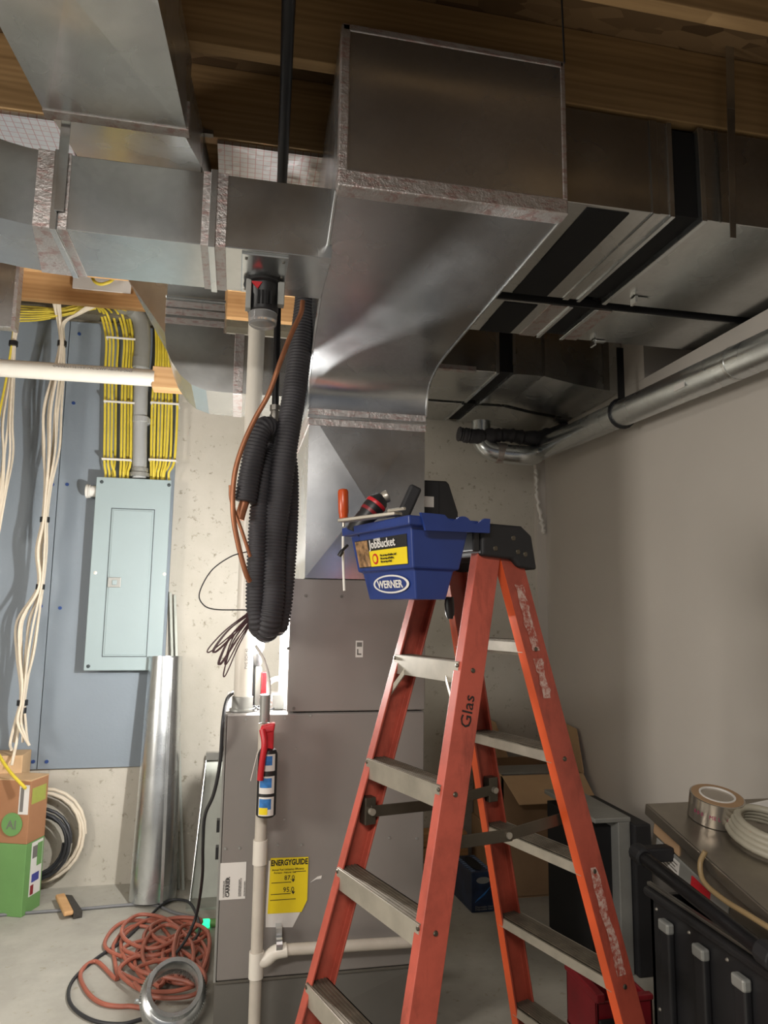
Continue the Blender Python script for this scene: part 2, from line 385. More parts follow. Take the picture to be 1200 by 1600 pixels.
# yellow cables
def cable(px, mat, r, label, cat, group, flat=1.0, name='cable', n=6, k=8):
    tag(MB().tube(cr(px, n), r, k, flat=flat).build(name, mat, smooth=True), label, cat, group)
gl = 'yellow cables left of the conduit'
tops = [(142, 470), (146, 472), (150, 474), (160, 476), (168, 474), (176, 476), (184, 478), (188, 480)]
xm = [166, 171.5, 177, 184, 194, 198.5, 203, 207.5]; xl = [163, 168.5, 174, 179.5, 189, 194, 199, 204]; xb = [165, 171, 179, 176, 188, 193, 196, 200]
for i in range(8):
    y = 4.27 - .012 * (i % 3)
    pts = [PY(tops[i][0] + 6, tops[i][1] + 4, 4.1), PY((tops[i][0] + xm[i] * 2) / 3, 492, y), PY(xm[i], 530, y), PY((xm[i] + xl[i]) / 2, 580, y), PY(xl[i] + 1, 650, y), PY(xl[i], 718, y), PY(xb[i], 738, y), PY(xb[i], 752, y + .01)]
    cable(pts, m_yel, .0074, ORD[i] + ' of the eight yellow cables left of the grey conduit', 'cable', gl, .6)
gr = 'yellow cables right of the conduit'
xt = [243, 246.5, 250, 254, 258, 262, 266, 271]; xq = [238, 243, 248.5, 254, 259, 264, 268, 277]; xe = [236, 240.5, 246, 251, 256, 260, 266, 273]; xf = [236, 240, 242, 247, 252, 255, 257, 264]
for i in range(8):
    y = 4.27 - .012 * (i % 2)
    pts = [PY(xt[i] - 4, 470, 4.15), PY(xt[i], 510, y), PY(xt[i] + 1, 560, y), PY(xq[i], 625, y), PY(xe[i], 715, y), PY(xf[i], 738, y), PY(xf[i], 752, y + .01)]
    cable(pts, m_yel, .0072, ORD[i] + ' of the eight yellow cables right of the grey conduit', 'cable', gr, .6)
for n_, (xa, xz, yy) in enumerate(((168, 212, 527), (164, 210, 627), (161, 205, 717), (237, 279, 629), (234, 275, 718))):
    a = PY(xa - 2, yy, 4.24); b = PY(xz + 1, yy, 4.24)
    side = 'left' if xa < 220 else 'right'; lv = {527: 'topmost', 627: 'middle', 717: 'lowest', 629: 'upper', 718: 'lower'}[yy]
    tag(MB().box(a.x, b.x, 4.232, 4.238, a.z - .006, a.z + .006).box(a.x, a.x + .008, 4.236, yb, a.z - .006, a.z + .006).box(b.x - .008, b.x, 4.236, yb, a.z - .006, a.z + .006).build('cable_clip', m_white, bevel=.002), '%s white clip strapping the yellow cables %s of the conduit' % (lv, side), 'clip')
# horizontal yellow cables high in the dark bay
for i in range(7):
    y = 4.22 - .06 * (i % 3)
    pts = [PY(28, 478 + i * 4, y), PY(60, 480 + i * 3.4, y), PY(95, 482 + i * 2, y), PY(150, 470 + i * 2, y)]
    cable(pts, m_yel, .007, HGT[i] + ' yellow cable running sideways in the bay above the backboard', 'cable', 'yellow cables in the joist bay', .7)
# white cable bundle hanging
prof = [(480, 95, 14), (505, 96, 6), (537, 97, 4), (580, 92, 8), (640, 82, 14), (700, 80, 13), (760, 75, 6), (812, 70, 4.5), (860, 64, 9), (917, 63, 5), (970, 45, 18), (1020, 40, 14), (1070, 37, 6), (1098, 35, 4.5), (1130, 32, 9), (1160, 30, 14)]
wl = 'white hanging cables right bundle'
for i in range(8):
    ph = i / 7 * 2 - 1; yy = 4.15 + .03 * math.sin(i * 2.1)
    pts = []
    if i < 4: pts.append(PY(84 + i * 3, 474, 4.0))
    else: pts += [PY(120 + i * 5, 476, 4.05), PY(112 + i * 2, 490, 4.1)]
    for (y, x, w) in prof[1:]:
        tight = w < 7
        q = ph if tight else max(-1, min(1, ph + .25 * math.sin(i * 3.7 + y * .01)))
        pts.append(PY(x + q * w * (.85 if tight else 1), y, yy))
    if i in (2, 5): pts = pts[:-1]; pts.append(PY(46, 1165, 4.12))
    if i in (0, 3): pts.append(PY(18, 1172 + 8 * i, 4.1))
    cable(pts, m_cream, .0072, 'white sheathed cable in the long taped bundle hanging before the board seam', 'cable', wl, .65)
for (x, y, w) in ((97, 537, 6), (70, 812, 6), (63, 917, 5.5), (35, 1098, 6.5), (36, 1110, 4)):
    p = PY(x, y, 4.15)
    tag(MB().lathe(p - Vector((0, 0, .014)), (0, 0, 1), [(0, w * .0042), (.028, w * .0042)], 12).build('electrical_tape_wrap', m_blk, smooth=True), 'black tape wrap round the long white cable bundle, %s' % {537: 'topmost near the joist', 812: 'second from the top', 917: 'third, at breaker latch height', 1098: 'larger one just above the loose ends', 1110: 'small one below the larger lowest'}[y], 'tape wrap')
wl2 = 'cables of the bundle at left edge'
for i in range(6):
    dx = (i - 2.5); e_ = .02 * (i % 2) + .01 * (i % 3)
    pts = [PY(26 + dx, 478, 4.05), PY(26 + dx * 1.3, 500, 4.1), PY(21 + dx, 537, 4.12), PY(16 + dx * 2.4, 590, 4.12 + e_), PY(9 + dx * 4.6 + 2 * math.sin(i * 2.4), 660, 4.1 + e_), PY(8 + dx * 4 + 3 * math.sin(i * 1.7), 710, 4.1 + e_), PY(3 + dx * 2.5, 770, 4.1), PY(-8 + dx * 2, 840, 4.1)]
    cable(pts, m_yel if i == 0 else m_cream, .0058, 'yellow cable among the white ones at the left edge' if i == 0 else 'white sheathed cable in the short bundle at the left edge of the board', 'cable', wl2, .7)
p = PY(21, 537, 4.12)
tag(MB().lathe(p - Vector((0, 0, .013)), (0, 0, 1), [(0, .024), (.026, .024)], 12).build('electrical_tape_wrap', m_blk, smooth=True), 'black tape wrap on the cable bundle at the left edge', 'tape wrap')
# loose ends reaching to boxes
cable([PY(-5, 1175, 4.1), PY(15, 1205, 4.0), PY(40, 1232, 3.93)], m_yel, .008, 'loose yellow cable end lying over the tall green and brown box', 'cable', None)

# white pvc pipe run, and the wood block at its end
a = PY(-120, 567, 3.45); b = PY(242, 591, 3.45)
pv = thing('pvc_pipe', 'horizontal white plastic pipe crossing in front of the cables', 'pipe', a)
MB().tube([a, b], .040, 24).build('pipe_body', m_pvc, pv, smooth=True)
dirp = (b - a).normalized()
for k in range(2):
    q = a + dirp * (.55 + .75 * k)
    text('CHARLOTTE PIPE  PVC-DWV  ASTM D-2665' if k == 0 else 'NSF-DWV  PVC 1120 SCH 40', m_ink_g, frame(q + Vector((0, -.0385, .010)), dirp, (0, -.18, .98), (0, -1, -.18)), .018, pv)
wb = frame(PY(240, 594, 3.48), (1, 0, 0), (0, 1, 0))
tag(MB().box(0, .155, -.06, .03, -.052, .052, wb).build('wood_block', m_block, bevel=.003), 'short cut lumber block at the end of the horizontal white pipe', 'wood block')
# paper with yellow cable loop on the back joist
p = PY(115, 428, 3.64); q = PY(205, 447, 3.64)
tag(MB().box(p.x, q.x, 3.635, 3.645, q.z - .04, p.z + .06).build('paper_notice', m_lab), 'white paper sheet pinned on the joist above the yellow cables', 'paper')
cable([PY(143, 430, 3.6), PY(148, 440, 3.58), PY(158, 444, 3.58), (PY(172, 440, 3.58)), PY(180, 432, 3.6)], m_yel, .008, 'small yellow cable loop hanging before the pinned paper', 'cable', None)

# ================================================================== DUCTWORK
def quadband(mb, ring_pts, w):           # closed strip with thickness
    pass
# --- left run
LY = 1.88; LYb = 2.15
ZT = (PY(350, 275, LY).z + PY(110, 240, LY).z) / 2; ZB = (PY(350, 390, LY).z + PY(110, 355, LY).z) / 2
xe_ = .225; xel = PY(86, 300, LY).x
lr_ = thing('supply_duct', 'long rectangular sheet metal duct with left elbow, joining the trunk from the left', 'duct', ((xe_ + xel) / 2, LY, ZB))
MB().box(xel, xe_, LY, LYb, ZB, ZT).build('duct_body', m_galv, lr_, bevel=.002)
ri, ro = .30, .30 + (LYb - LY); rings = []
for i in range(13):
    a = R(90) * i / 12; c_, s_ = math.cos(a), math.sin(a); cxx, cyy = xel, LY - ri
    rings.append([(cxx - ri * s_, cyy + ri * c_, ZB), (cxx - ro * s_, cyy + ro * c_, ZB), (cxx - ro * s_, cyy + ro * c_, ZT), (cxx - ri * s_, cyy + ri * c_, ZT)])
MB().loft([[Vector(p) for p in r] for r in rings]).build('elbow', m_galv, lr_, smooth=True)
def band(x0, x1, nm='foil_tape', par=lr_, e=.0025, m=m_tape):
    MB().box(x0, x1, LY - e, LYb + e, ZB - e, ZT + e).build(nm, m, par, bevel=.001)
xa = PY(318, 380, LY).x; xb_ = PY(340, 385, LY).x
band(xa - .008, xa + .022); band(xa + .026, xa + .058)
band(xa + .012, xa + .030, 'drive_cleat', lr_, .008, m_galv_b); band(xel - .006, xel + .010, 'drive_cleat', lr_, .007, m_galv_b)
band(xel + .012, xel + .035); 
# tape on elbow side
rings = []
for i in range(3):
    a = R(9) * i / 2; c_, s_ = math.cos(a), math.sin(a); e = .003
    rings.append([Vector((xel - (ri - e) * s_, LY - ri + (ri - e) * c_, ZB - e)), Vector((xel - (ro + e) * s_, LY - ri + (ro + e) * c_, ZB - e)), Vector((xel - (ro + e) * s_, LY - ri + (ro + e) * c_, ZT + e)), Vector((xel - (ri - e) * s_, LY - ri + (ri - e) * c_, ZT + e))])
MB().loft(rings).build('foil_tape', m_tape, lr_)
# panel on the underside, with printed marks
a = PZ(372, 395, ZB); b = PZ(442, 466, ZB)
px0, px1 = a.x + .01, PZ(447, 430, ZB).x
pl = MB().box(px0, px1, LY + .015, LYb - .01, ZB - .006, ZB).build('access_plate', m_galv_b, lr_, bevel=.002)
for (u, v) in ((.1, .1), (.9, .1), (.1, .9), (.9, .9), (.1, .5), (.9, .5)):
    q = Vector((px0 + (px1 - px0) * u, LY + .015 + (LYb - LY - .025) * v, ZB - .009)); MB().cyl(q, q + Vector((0, 0, .004)), .004, 8).build('screw', m_steel_dk, pl)
fr_ = frame((px0 + .035, LY + .03, ZB - .0066), (1, 0, 0), (0, 1, 0), (0, 0, -1))
# round sensor head under it
q = PZ(412, 450, ZB); q.x = PZ(412, 450, ZB).x
dv = thing('uv_lamp_head', 'black and red round device hanging under the access plate of left duct', 'duct device', (q.x, 2.06, ZB - .16))
q = Vector((PY(412, 455, 2.06).x, 2.06, ZB - .006))
MB().lathe(q, (0, 0, -1), [(0, .058), (.012, .060), (.016, .050), (.05, .048), (.055, .045), (.095, .045), (.10, .04)], 28).build('housing', m_blk, dv, smooth=True)
MB().lathe(q - Vector((0, 0, .10)), (0, 0, -1), [(0, .043), (.03, .041), (.035, .036)], 28).build('clear_cap', m_clear, dv, smooth=True)
MB().box(q.x - .052, q.x - .036, 2.02, 2.05, q.z - .10, q.z - .01).build('bracket', m_grey_l, dv, bevel=.002); MB().box(q.x + .040, q.x + .060, 2.02, 2.05, q.z - .08, q.z - .01).build('bracket', m_grey_l, dv, bevel=.002)
for k in range(4): MB().box(q.x - .018 + k * .012, q.x - .012 + k * .012, 2.010, 2.018, q.z - .085, q.z - .045).build('vent_slot', m_duct_in, dv)
MB().prism([(q.x - .036, 2.008, q.z - .022), (q.x - .006, 2.008, q.z - .022), (q.x - .018, 2.008, q.z - .042)], (0, .01, 0)).build('red_marker', m_red, dv)
# hanger strap in front of the left duct
a = PY(103, 195, LY - .01)
st = MB().box(a.x - .012, a.x + .012, LY - .012, LY - .009, PY(93, 333, LY).z, ZT + .25).build('hanger_strap', m_galv, bevel=.001)
tag(st, 'flat steel hanger strap on the left duct beside its elbow joint', 'strap')

# --- duct overhead at top left
ZO = 2.76
c1, c2 = PZ(75, 187, ZO), PZ(293, 207, ZO); yo = (c1.y + c2.y) / 2
n1, n2 = PZ(-22, 0, ZO), PZ(247, 0, ZO)
n1 = c1 + (n1 - c1) * 2.2; n2 = c2 + (n2 - c2) * 2.2; 
oh = thing('branch_duct', 'wide sheet metal duct overhead at top left, passing toward the camera', 'duct', (c1.x * .5 + c2.x * .5, yo, ZO))
up_ = Vector((0, 0, 2.985 - ZO))
f1 = Vector((c1.x, yo, ZO)); f2 = Vector((c2.x, yo, ZO)); cc = (f1 + f2 + n1 + n2) / 4 - Vector((0, 0, .010))
mb = MB(); mb.add([f1, f2, n2, n1, cc, f1 + up_, f2 + up_, n2 + up_, n1 + up_], [(0, 1, 4), (1, 2, 4), (2, 3, 4), (3, 0, 4), (0, 1, 6, 5), (1, 2, 7, 6), (2, 3, 8, 7), (3, 0, 5, 8), (5, 6, 7, 8)])
mb.build('duct_body', m_galv_b, oh)
MB().box(f1.x - .004, f2.x + .004, yo - .03, yo + .004, ZO - .004, ZO + .08).build('foil_tape', m_tape, oh, bevel=.001)
# sloping takeoff behind it
t1 = Vector((f1.x, yo, ZO)); t2 = Vector((f2.x, yo, ZO)); ye = 2.50
u1 = Vector((f1.x - .02, ye, 2.985)); u2 = Vector((f2.x + .05, ye, 2.985))
to = MB(); to.hexa([t1 + Vector((.01, .006, .004)), t2 + Vector((-.01, .006, .004)), u2, u1], [t1 + Vector((.01, .006, .22)), t2 + Vector((-.01, .006, .22)), u2 + Vector((0, 0, .01)), u1 + Vector((0, 0, .01))])
tag(to.build('takeoff', m_galv_b), 'sloping sheet metal takeoff behind the taped end of the overhead duct', 'duct')
# --- foil insulated panning under the joists
tag(MB().box(-1.4, f1.x - .05, 2.20, 2.62, 2.985, 2.998).build('foil_insulation', m_foil), 'foil insulation sheet with red grid print under the joists, at far left', 'insulation')
tag(MB().box(f2.x + .06, .28, 2.20, 2.62, 2.985, 2.998).build('foil_insulation', m_foil), 'foil insulation sheet with red grid print under joists, around the black pipe', 'insulation')
# thin hanger wire & clip
a = PY(318, 208, 2.17)
tag(MB().cyl((a.x, 2.17, ZT), (a.x, 2.17, a.z + .02), .003, 6).box(a.x - .02, a.x + .03, 2.166, 2.185, a.z - .002, a.z + .012).build('hanger_wire', m_steel_dk), 'thin hanger wire with clip above the left duct', 'hanger')

# --- main trunk
TY = 1.63
BL = PY(530, 265, TY); BR = PY(880, 312, TY); TL = PY(540, 38, TY); TR = PY(885, 98, TY)
bx0, bx1 = (BL.x + TL.x) / 2 - .003, (BR.x + TR.x) / 2; bz0 = (BL.z + BR.z) / 2; bz1 = min(2.995, (TL.z + TR.z) / 2)
tr = thing('trunk_duct', 'big sheet metal trunk duct over the furnace with flat square end facing camera', 'duct', ((bx0 + bx1) / 2, 2.2, 2.3))
FY = 2.65
ZP = PY(570, 645, FY).z
tape_z = .045
def XLf(y): return bx0 + (.245 - bx0) * max(0, min(1, (y - TY) / (FY - TY)))
def XRf(y): return bx1 + (.700 - bx1) * max(0, min(1, (y - TY) / (2.60 - TY)))
zc = PY(600, 562, 2.52).z
prof = [(TY + .03, bz0 - .035), (2.42, zc + .015)]
# smooth knuckle
kn = []
for i in range(1, 9):
    t = i / 8; p0, p1, p2 = Vector((2.42, zc + .015)), Vector((2.66, zc - .02)), Vector((FY, ZP))
    kn.append(tuple((1 - t) ** 2 * p0 + 2 * t * (1 - t) * p1 + t * t * p2))
prof += kn
yb_ = 3.16; ztop = 2.985
ap = Vector(((XLf(2.1) + XRf(2.1)) / 2 - .07, 2.12, 0)); 
pA, pB = prof[0], prof[1]; tt = (ap.y - pA[0]) / (pB[0] - pA[0]); ap.z = pA[1] + (pB[1] - pA[1]) * tt - .014
mb = MB(); vs = []; fs = []
for (y, z) in prof: vs += [(XLf(y), y, z), (XRf(y), y, z)]
n = len(prof); vs.append(tuple(ap)); ia = len(vs) - 1
fs += [(0, 1, ia), (1, 3, ia), (3, 2, ia), (2, 0, ia)]
for i in range(1, n - 1): fs.append((2 * i, 2 * i + 1, 2 * i + 3, 2 * i + 2))
b0 = len(vs); vs += [(XLf(FY), yb_, ZP), (XRf(FY), yb_, ZP), (XLf(FY), yb_, ztop), (XRf(FY), yb_, ztop), (XLf(TY), TY + .03, ztop), (XRf(TY), TY + .03, ztop)]
fs += [(2 * n - 2, 2 * n - 1, b0 + 1, b0), (b0, b0 + 1, b0 + 3, b0 + 2), (b0 + 2, b0 + 3, b0 + 5, b0 + 4), (b0 + 4, b0 + 5, 1, 0)]
fs.append(tuple([2 * i for i in range(n)] + [b0, b0 + 2, b0 + 4])); fs.append(tuple([2 * i + 1 for i in range(n)] + [b0 + 1, b0 + 3, b0 + 5]))
mb.add(vs, fs); mb.build('transition', m_trunk, tr, smooth=True)
MB().box(bx0, bx1, TY, TY + .03, bz0 - .004, bz1).build('end_cap', m_trunk, tr, bevel=.003)
MB().box(bx0 - .004, bx1 + .004, TY - .002, TY + .05, bz0 - .042, bz0 + .004).build('foil_tape', m_tape, tr, bevel=.004)
for (a0, a1, c0, c1_) in ((bx0 - .003, bx0 + .020, bz0, bz1), (bx1 - .010, bx1 + .004, bz0, bz1)):
    MB().box(a0, a1, TY - .002, TY + .03, c0, c1_).build('foil_tape', m_tape, tr, bevel=.003)
MB().box(bx0, bx1, TY - .002, TY + .03, bz1 - .018, bz1 + .002).build('foil_tape', m_tape, tr, bevel=.003)
# seam roll along both lower edges
for fx, o in ((XLf, -.004), (XRf, .004)):
    MB().tube([(fx(y) + o, y, z - .002) for (y, z) in prof] + [(fx(FY) + o, FY, ZP)], .0045, 6).build('rolled_seam', m_galv_b, tr, smooth=True)
# plenum below
pn = thing('plenum', 'sheet metal plenum with cross creases standing on top of the coil cabinet', 'plenum', (.47, 2.9, 1.61))
ZC = PY(560, 905, FY).z; xl_, xr_ = XLf(FY), XRf(FY) - .002
ctr = PY(572, 783, FY); ctr.y -= .012
mb = MB(); v = [(xl_, FY, ZC), (xr_, FY, ZC), (xr_, FY, ZP), (xl_, FY, ZP), tuple(ctr), (xl_, yb_, ZC), (xr_, yb_, ZC), (xr_, yb_, ZP), (xl_, yb_, ZP)]
mb.add(v, [(0, 1, 4), (1, 2, 4), (2, 3, 4), (3, 0, 4), (0, 5, 8, 3), (1, 2, 7, 6), (5, 6, 7, 8), (0, 1, 6, 5), (2, 3, 8, 7)])
mb.build('sheet_body', m_trunk, pn)
MB().box(xl_ - .003, xr_ + .003, FY - .004, yb_ + .003, ZP - .028, ZP + .004).build('foil_tape', m_tape, pn, bevel=.001)
MB().box(xl_ - .003, xr_ + .003, FY - .004, yb_ + .003, ZP - .062, ZP - .032).build('foil_tape', m_tape, pn, bevel=.001)
MB().box(xl_ - .006, xr_ + .006, FY - .009, FY + .004, ZP - .036, ZP - .022).build('drive_cleat', m_galv_b, pn, bevel=.002)

# --- right side twin ducts
AY = 1.80
ZA = PY(885, 315, AY).z; ZAt = 2.985
aE = PZ(775, 455, ZA).y; bS = PZ(775, 465, ZA).y; bE = PZ(757, 517, ZA).y
xs0 = XRf(AY) + .02
def xat(x, y): return PZ(x, y, ZA).x
k1, k2 = PZ(905, 338, ZA).x, PZ(970, 346, ZA).x
k3, k4 = PY(1050, 300, AY).x, PY(1095, 300, AY).x
for (yA, yB_, nm, wh) in ((AY, aE, 'nearer', 'nearer of two flat metal ducts side by side, right of the trunk'), (bS + .01, bE, 'farther', 'farther of two flat metal ducts side by side, with pink-taped joint')):
    d_ = thing('return_duct', wh, 'duct', (1.2, (yA + yB_) / 2, ZA))
    near = nm == 'nearer'
    xst = max(xs0, XRf(yA) + .008)
    if not near: xst = XRf(yA) + .006
    MB().box(xst, k3, yA, yB_, ZA, ZAt).build('duct_body', m_galv, d_, bevel=.002)
    MB().box(k3, k4, yA + .012, yB_ - .012, ZA + .012, ZAt - .01).build('canvas_connector', m_duct_in, d_)
    MB().box(k4, XW + .74, yA, yB_, ZA, ZAt).build('duct_body', m_galv, d_, bevel=.002)
    MB().box(k1, k2, yA + .015, yB_ - .005, ZA - .003, ZA).build('canvas_patch', m_duct_in, d_)
    for (c0, c1_) in ((k3 - .012, k3 + .004), (k4 - .004, k4 + .014)):
        MB().box(c0, c1_, yA - .006, yB_ + .004, ZA - .008, ZAt).build('flange', m_galv_b, d_, bevel=.002)
    if not near:
        MB().box(k3 - .09, k3 - .02, yA - .002, yB_ + .002, ZA - .003, ZAt).build('foil_tape', m_tape, d_)
        MB().box(k4 + .015, k4 + .075, yA - .002, yB_ + .002, ZA - .003, ZAt).build('foil_tape', m_tape, d_)
    else:
        MB().box(k3 - .07, k3 - .045, yA - .006, yB_ + .002, ZA - .006, ZAt).build('drive_cleat', m_galv, d_, bevel=.002)
        MB().box(k4 + .06, k4 + .066, yA - .004, yA + .002, ZA, ZAt).build('corner_seam', m_steel_dk, d_)
# hanger rail in the gap, with clips
gy = (aE + bS + .01) / 2
tag(MB().box(XRf(gy) + .01, XW + .7, gy - .004, gy + .004, ZA - .012, ZA + .02).build('angle_rail', m_blk), 'dark angle rail in the narrow gap between the two flat ducts', 'rail')
for i, (x, y) in enumerate(((1000, 465), (935, 532))):
    p = PZ(x, y, ZA)
    tag(MB().box(p.x - .03, p.x + .03, p.y - .012, p.y + .012, ZA - .008, ZA - .002).box(p.x - .03, p.x - .02, p.y - .02, p.y + .02, ZA - .03, ZA - .002).build('duct_clip', m_galv, bevel=.002), 'small metal clip under %s' % ('the gap between the two flat ducts' if i == 0 else 'the back edge of the farther flat duct'), 'clip')
# strap hanger right
a = PY(1140, 30, 1.76); b = PY(1146, 372, 1.76)
sg = MB(); pts = [a, (a + b) / 2 + Vector((.0, 0, .2)), (a + b) / 2, b]
for q0, q1, w0, w1 in ((a, a.lerp(b, .10), .014, .014), (a.lerp(b, .10), a.lerp(b, .42), .014, .014), (a.lerp(b, .42), b, .014, .010)):
    sg.hexa([q1 + Vector((-w1, 0, 0)), q1 + Vector((w1, 0, 0)), q1 + Vector((w1, .003, 0)), q1 + Vector((-w1, .003, 0))], [q0 + Vector((-w0, 0, 0)), q0 + Vector((w0, 0, 0)), q0 + Vector((w0, .003, 0)), q0 + Vector((-w0, .003, 0))])
sg.box(a.x - .02, a.x + .02, 1.68, 1.77, a.z - .003, a.z + .001)
tag(sg.build('hanger_strap', m_galv, bevel=.001), 'tall flat steel hanger strap at top right, in front of the dark duct', 'strap')

# --- lower pair against back wall
CY = 3.32
ZCd = PY(730, 578, CY).z; zlow = PY(942, 609, CY).z; zTop = 2.985
cx0 = .72; cx1 = min(PY(1034, 570, CY).x, XW - .01); kx0, kx1 = PY(779, 560, CY).x, PY(802, 560, CY).x; xm0, xm1 = PY(850, 590, CY).x, PY(944, 608, CY).x
cE = PZ(720, 627, ZCd).y; dS = cE + .05; dE = 4.28
for (yA, yB_, lab) in ((CY, cE, 'lower sheet metal duct with a widening belly, below and behind the flat ducts'), (dS, dE, 'farthest low sheet metal duct, nearest the concrete back wall')):
    d_ = thing('low_duct', lab, 'duct', (1.2, (yA + yB_) / 2, ZCd))
    MB().box(cx0, kx0, yA, yB_, ZCd, zTop).build('duct_body', m_galv, d_, bevel=.002)
    MB().box(kx0, kx1, yA + .01, yB_ - .01, ZCd + .01, zTop - .01).build('canvas_connector', m_duct_in, d_)
    pr_ = [(kx1, ZCd), (xm0, ZCd), ((xm0 + xm1) / 2, (ZCd * .4 + zlow * .6)), (xm1, zlow), (cx1, zlow), (cx1, zTop), (kx1, zTop)]
    MB().prism([(x, yA, z) for x, z in pr_], (0, yB_ - yA, 0)).build('duct_body', m_galv, d_)
    MB().box(kx0 - .012, kx0 + .003, yA - .005, yB_ + .003, ZCd - .006, zTop).build('flange', m_galv_b, d_)
    MB().box(kx1 - .003, kx1 + .012, yA - .005, yB_ + .003, ZCd - .006, zTop).build('flange', m_galv_b, d_)
    MB().box(xm1 - .004, xm1 + .03, yA - .006, yA, zlow, zTop).build('seam_cleat', m_steel_dk, d_); MB().box(xm0 - .01, xm0 + .004, yA - .006, yA, ZCd, zTop).build('seam_cleat', m_steel_dk, d_)
    if yA == CY: MB().box(cx0, kx0 - .12, yA - .004, yA + .03, ZCd - .004, ZCd + .02).build('foil_tape', m_tape, d_)
# black insulated bundle beneath
pts = cr([PY(716, 678, 4.0), PY(745, 682, 4.0), PY(790, 680, 4.0), PY(840, 684, 4.0), PY(900, 664, 4.0)], 14)
tag(MB().tube(pts, lambda i, n: .042 + random.uniform(-.005, .007), 14).build('insulated_line', m_foam, smooth=True), 'lumpy black insulated line under the farthest low duct', 'insulated pipe')

# --- flue pipe along right wall
FX = 1.84
fa = PX(1290, 506, FX - .02); fb = PX(838, 705, FX - .02)
fl = thing('flue_pipe', 'long round galvanized pipe along the right wall with an elbow at its far end', 'pipe', fb)
MB().tube([fa + (fa - fb) * 0.6, fb], .066, 28).build('pipe_body', m_galv_b, fl, smooth=True)
e1 = PY(830, 712, 3.98); e2 = PY(782, 708, 4.0); e3 = PY(760, 700, 4.02); e4 = PY(752, 684, 4.04); fbd = (fb - fa).normalized()
MB().tube(cr([fb + fbd * .0, e1 + Vector((0, .0, 0)), e2, e3, e4, e4 + Vector((0, 0, .1))], 6), .058, 24).build('elbow', m_galv_b, fl, smooth=True)
MB().lathe(fb - fbd * .04, fbd, [(0, .068), (.02, .071), (.05, .069), (.06, .060)], 24).build('joint_band', m_tape, fl, smooth=True)
MB().tube([e2 + Vector((.03, 0, 0)), e2 - Vector((.03, 0, 0))], .061, 24).build('foil_tape', m_tape, fl, smooth=True)
q = PX(1160, 577, FX - .07)
MB().tube([fa.lerp(fb, .18) , fa.lerp(fb, .187)], .068, 24).build('seam_ring', m_galv, fl, smooth=True)
lab_ = fa.lerp(fb, .30); MB().box(lab_.x - .068, lab_.x - .064, lab_.y - .035, lab_.y + .035, lab_.z - .035, lab_.z - .012, None).build('sticker', m_lab, fl)
hs = fa.lerp(fb, .62) if False else None
p = PX(972, 645, FX - .02); tpar = (p.y - fa.y) / (fb.y - fa.y); c = fa.lerp(fb, tpar)
sp = MB(); ring = []
a_ = fbd.cross(Vector((0, 0, 1))).normalized(); b__ = fbd.cross(a_)
pts = [c + a_ * (.071 * math.cos(t)) + b__ * (.071 * math.sin(t)) for t in [R(20 * k) for k in range(19)]]
sp.tube(pts, .008, 8, flat=.6)
top = PY(984, 545, c.y); sp.box(c.x - .02, c.x + .016, c.y - .004, c.y + .002, c.z + .055, top.z)
tag(sp.build('pipe_strap', m_blk, bevel=.001), 'black plastic strap looped around the long round pipe by the wall', 'strap')

# --- elbow duct behind left run
EY = 2.72; EB = 3.06
ed = thing('drop_elbow_duct', 'sheet metal duct dropping and curving right, between yellow cables and white vertical pipe', 'duct', PY(320, 610, EY))
xL = PY(259, 500, EY).x; xI = PY(350, 500, EY).x; zI = PY(350, 521, EY).z; zBt = PY(345, 612, EY).z; xE = .235; zTp = 2.95
poly = [(xL, zTp), (xL, PY(256, 520, EY).z)]
for (x, y) in ((260, 545), (268, 565), (281, 585), (299, 601), (322, 610), (350, 613)): q = PY(x, y, EY); poly.append((q.x, q.z))
zBt = poly[-1][1]
poly += [(xE, zBt), (xE, zI), (xI, zI), (xI, zTp)]
mb = MB().prism([(x, EY, z) for x, z in poly], (0, EB - EY, 0)); mb.build('duct_body', m_galv, ed)
q0, q1 = PY(197, 432, EY + .25), PY(262, 436, EY)
MB().add([(xL, EY, PY(262, 432, EY).z), (xL, EY, poly[1][1]), tuple(q0), (xL, EB - .02, poly[1][1]), (xL, EB - .02, q0.z), (q0.x, q0.y, q0.z + .1), (xL, EY, q0.z + .15)],
    [(0, 1, 2), (1, 3, 2), (2, 3, 4), (0, 2, 5, 6), (2, 4, 5)]).build('side_gore', m_galv_b, ed)
zz = PY(300, 470, EY).z
for z_, h_ in ((zz - .03, .024), (zz - .062, .024), (zz - .098, .024)):
    MB().box(xL - .003, xI + .003, EY - .003, EB + .003, z_, z_ + h_).build('foil_tape', m_tape, ed, bevel=.001)
MB().box(xL - .004, xI + .004, EY - .008, EY + .004, zz + .0, zz + .012).build('drive_cleat', m_galv_b, ed, bevel=.002)
xt_ = PY(366, 560, EY).x
MB().box(xt_, xt_ + .036, EY - .003, EB + .003, zBt - .003, zI + .003).build('foil_tape', m_tape, ed, bevel=.001)
# small duct at left edge
a = PY(-60, 455, 3.2); b = PY(22, 512, 3.2)
sd = thing('side_duct', 'small metal duct corner poking in at the left edge below the joists', 'duct', (a.x, 3.3, b.z))
MB().box(a.x, b.x, 3.2, 3.25, b.z, 2.98).build('duct_body', m_galv, sd, bevel=.002)
MB().box(b.x - .012, b.x + .003, 3.197, 3.253, b.z - .003, 2.98).build('foil_tape', m_tape, sd)

a = PY(876, -40, 1.60); b = PY(882, 98, 1.60)
tag(MB().cyl(a, b, .0028, 6).build('hanger_wire', m_blk), 'thin dark wire hanging down to the top right corner of the trunk end', 'hanger')
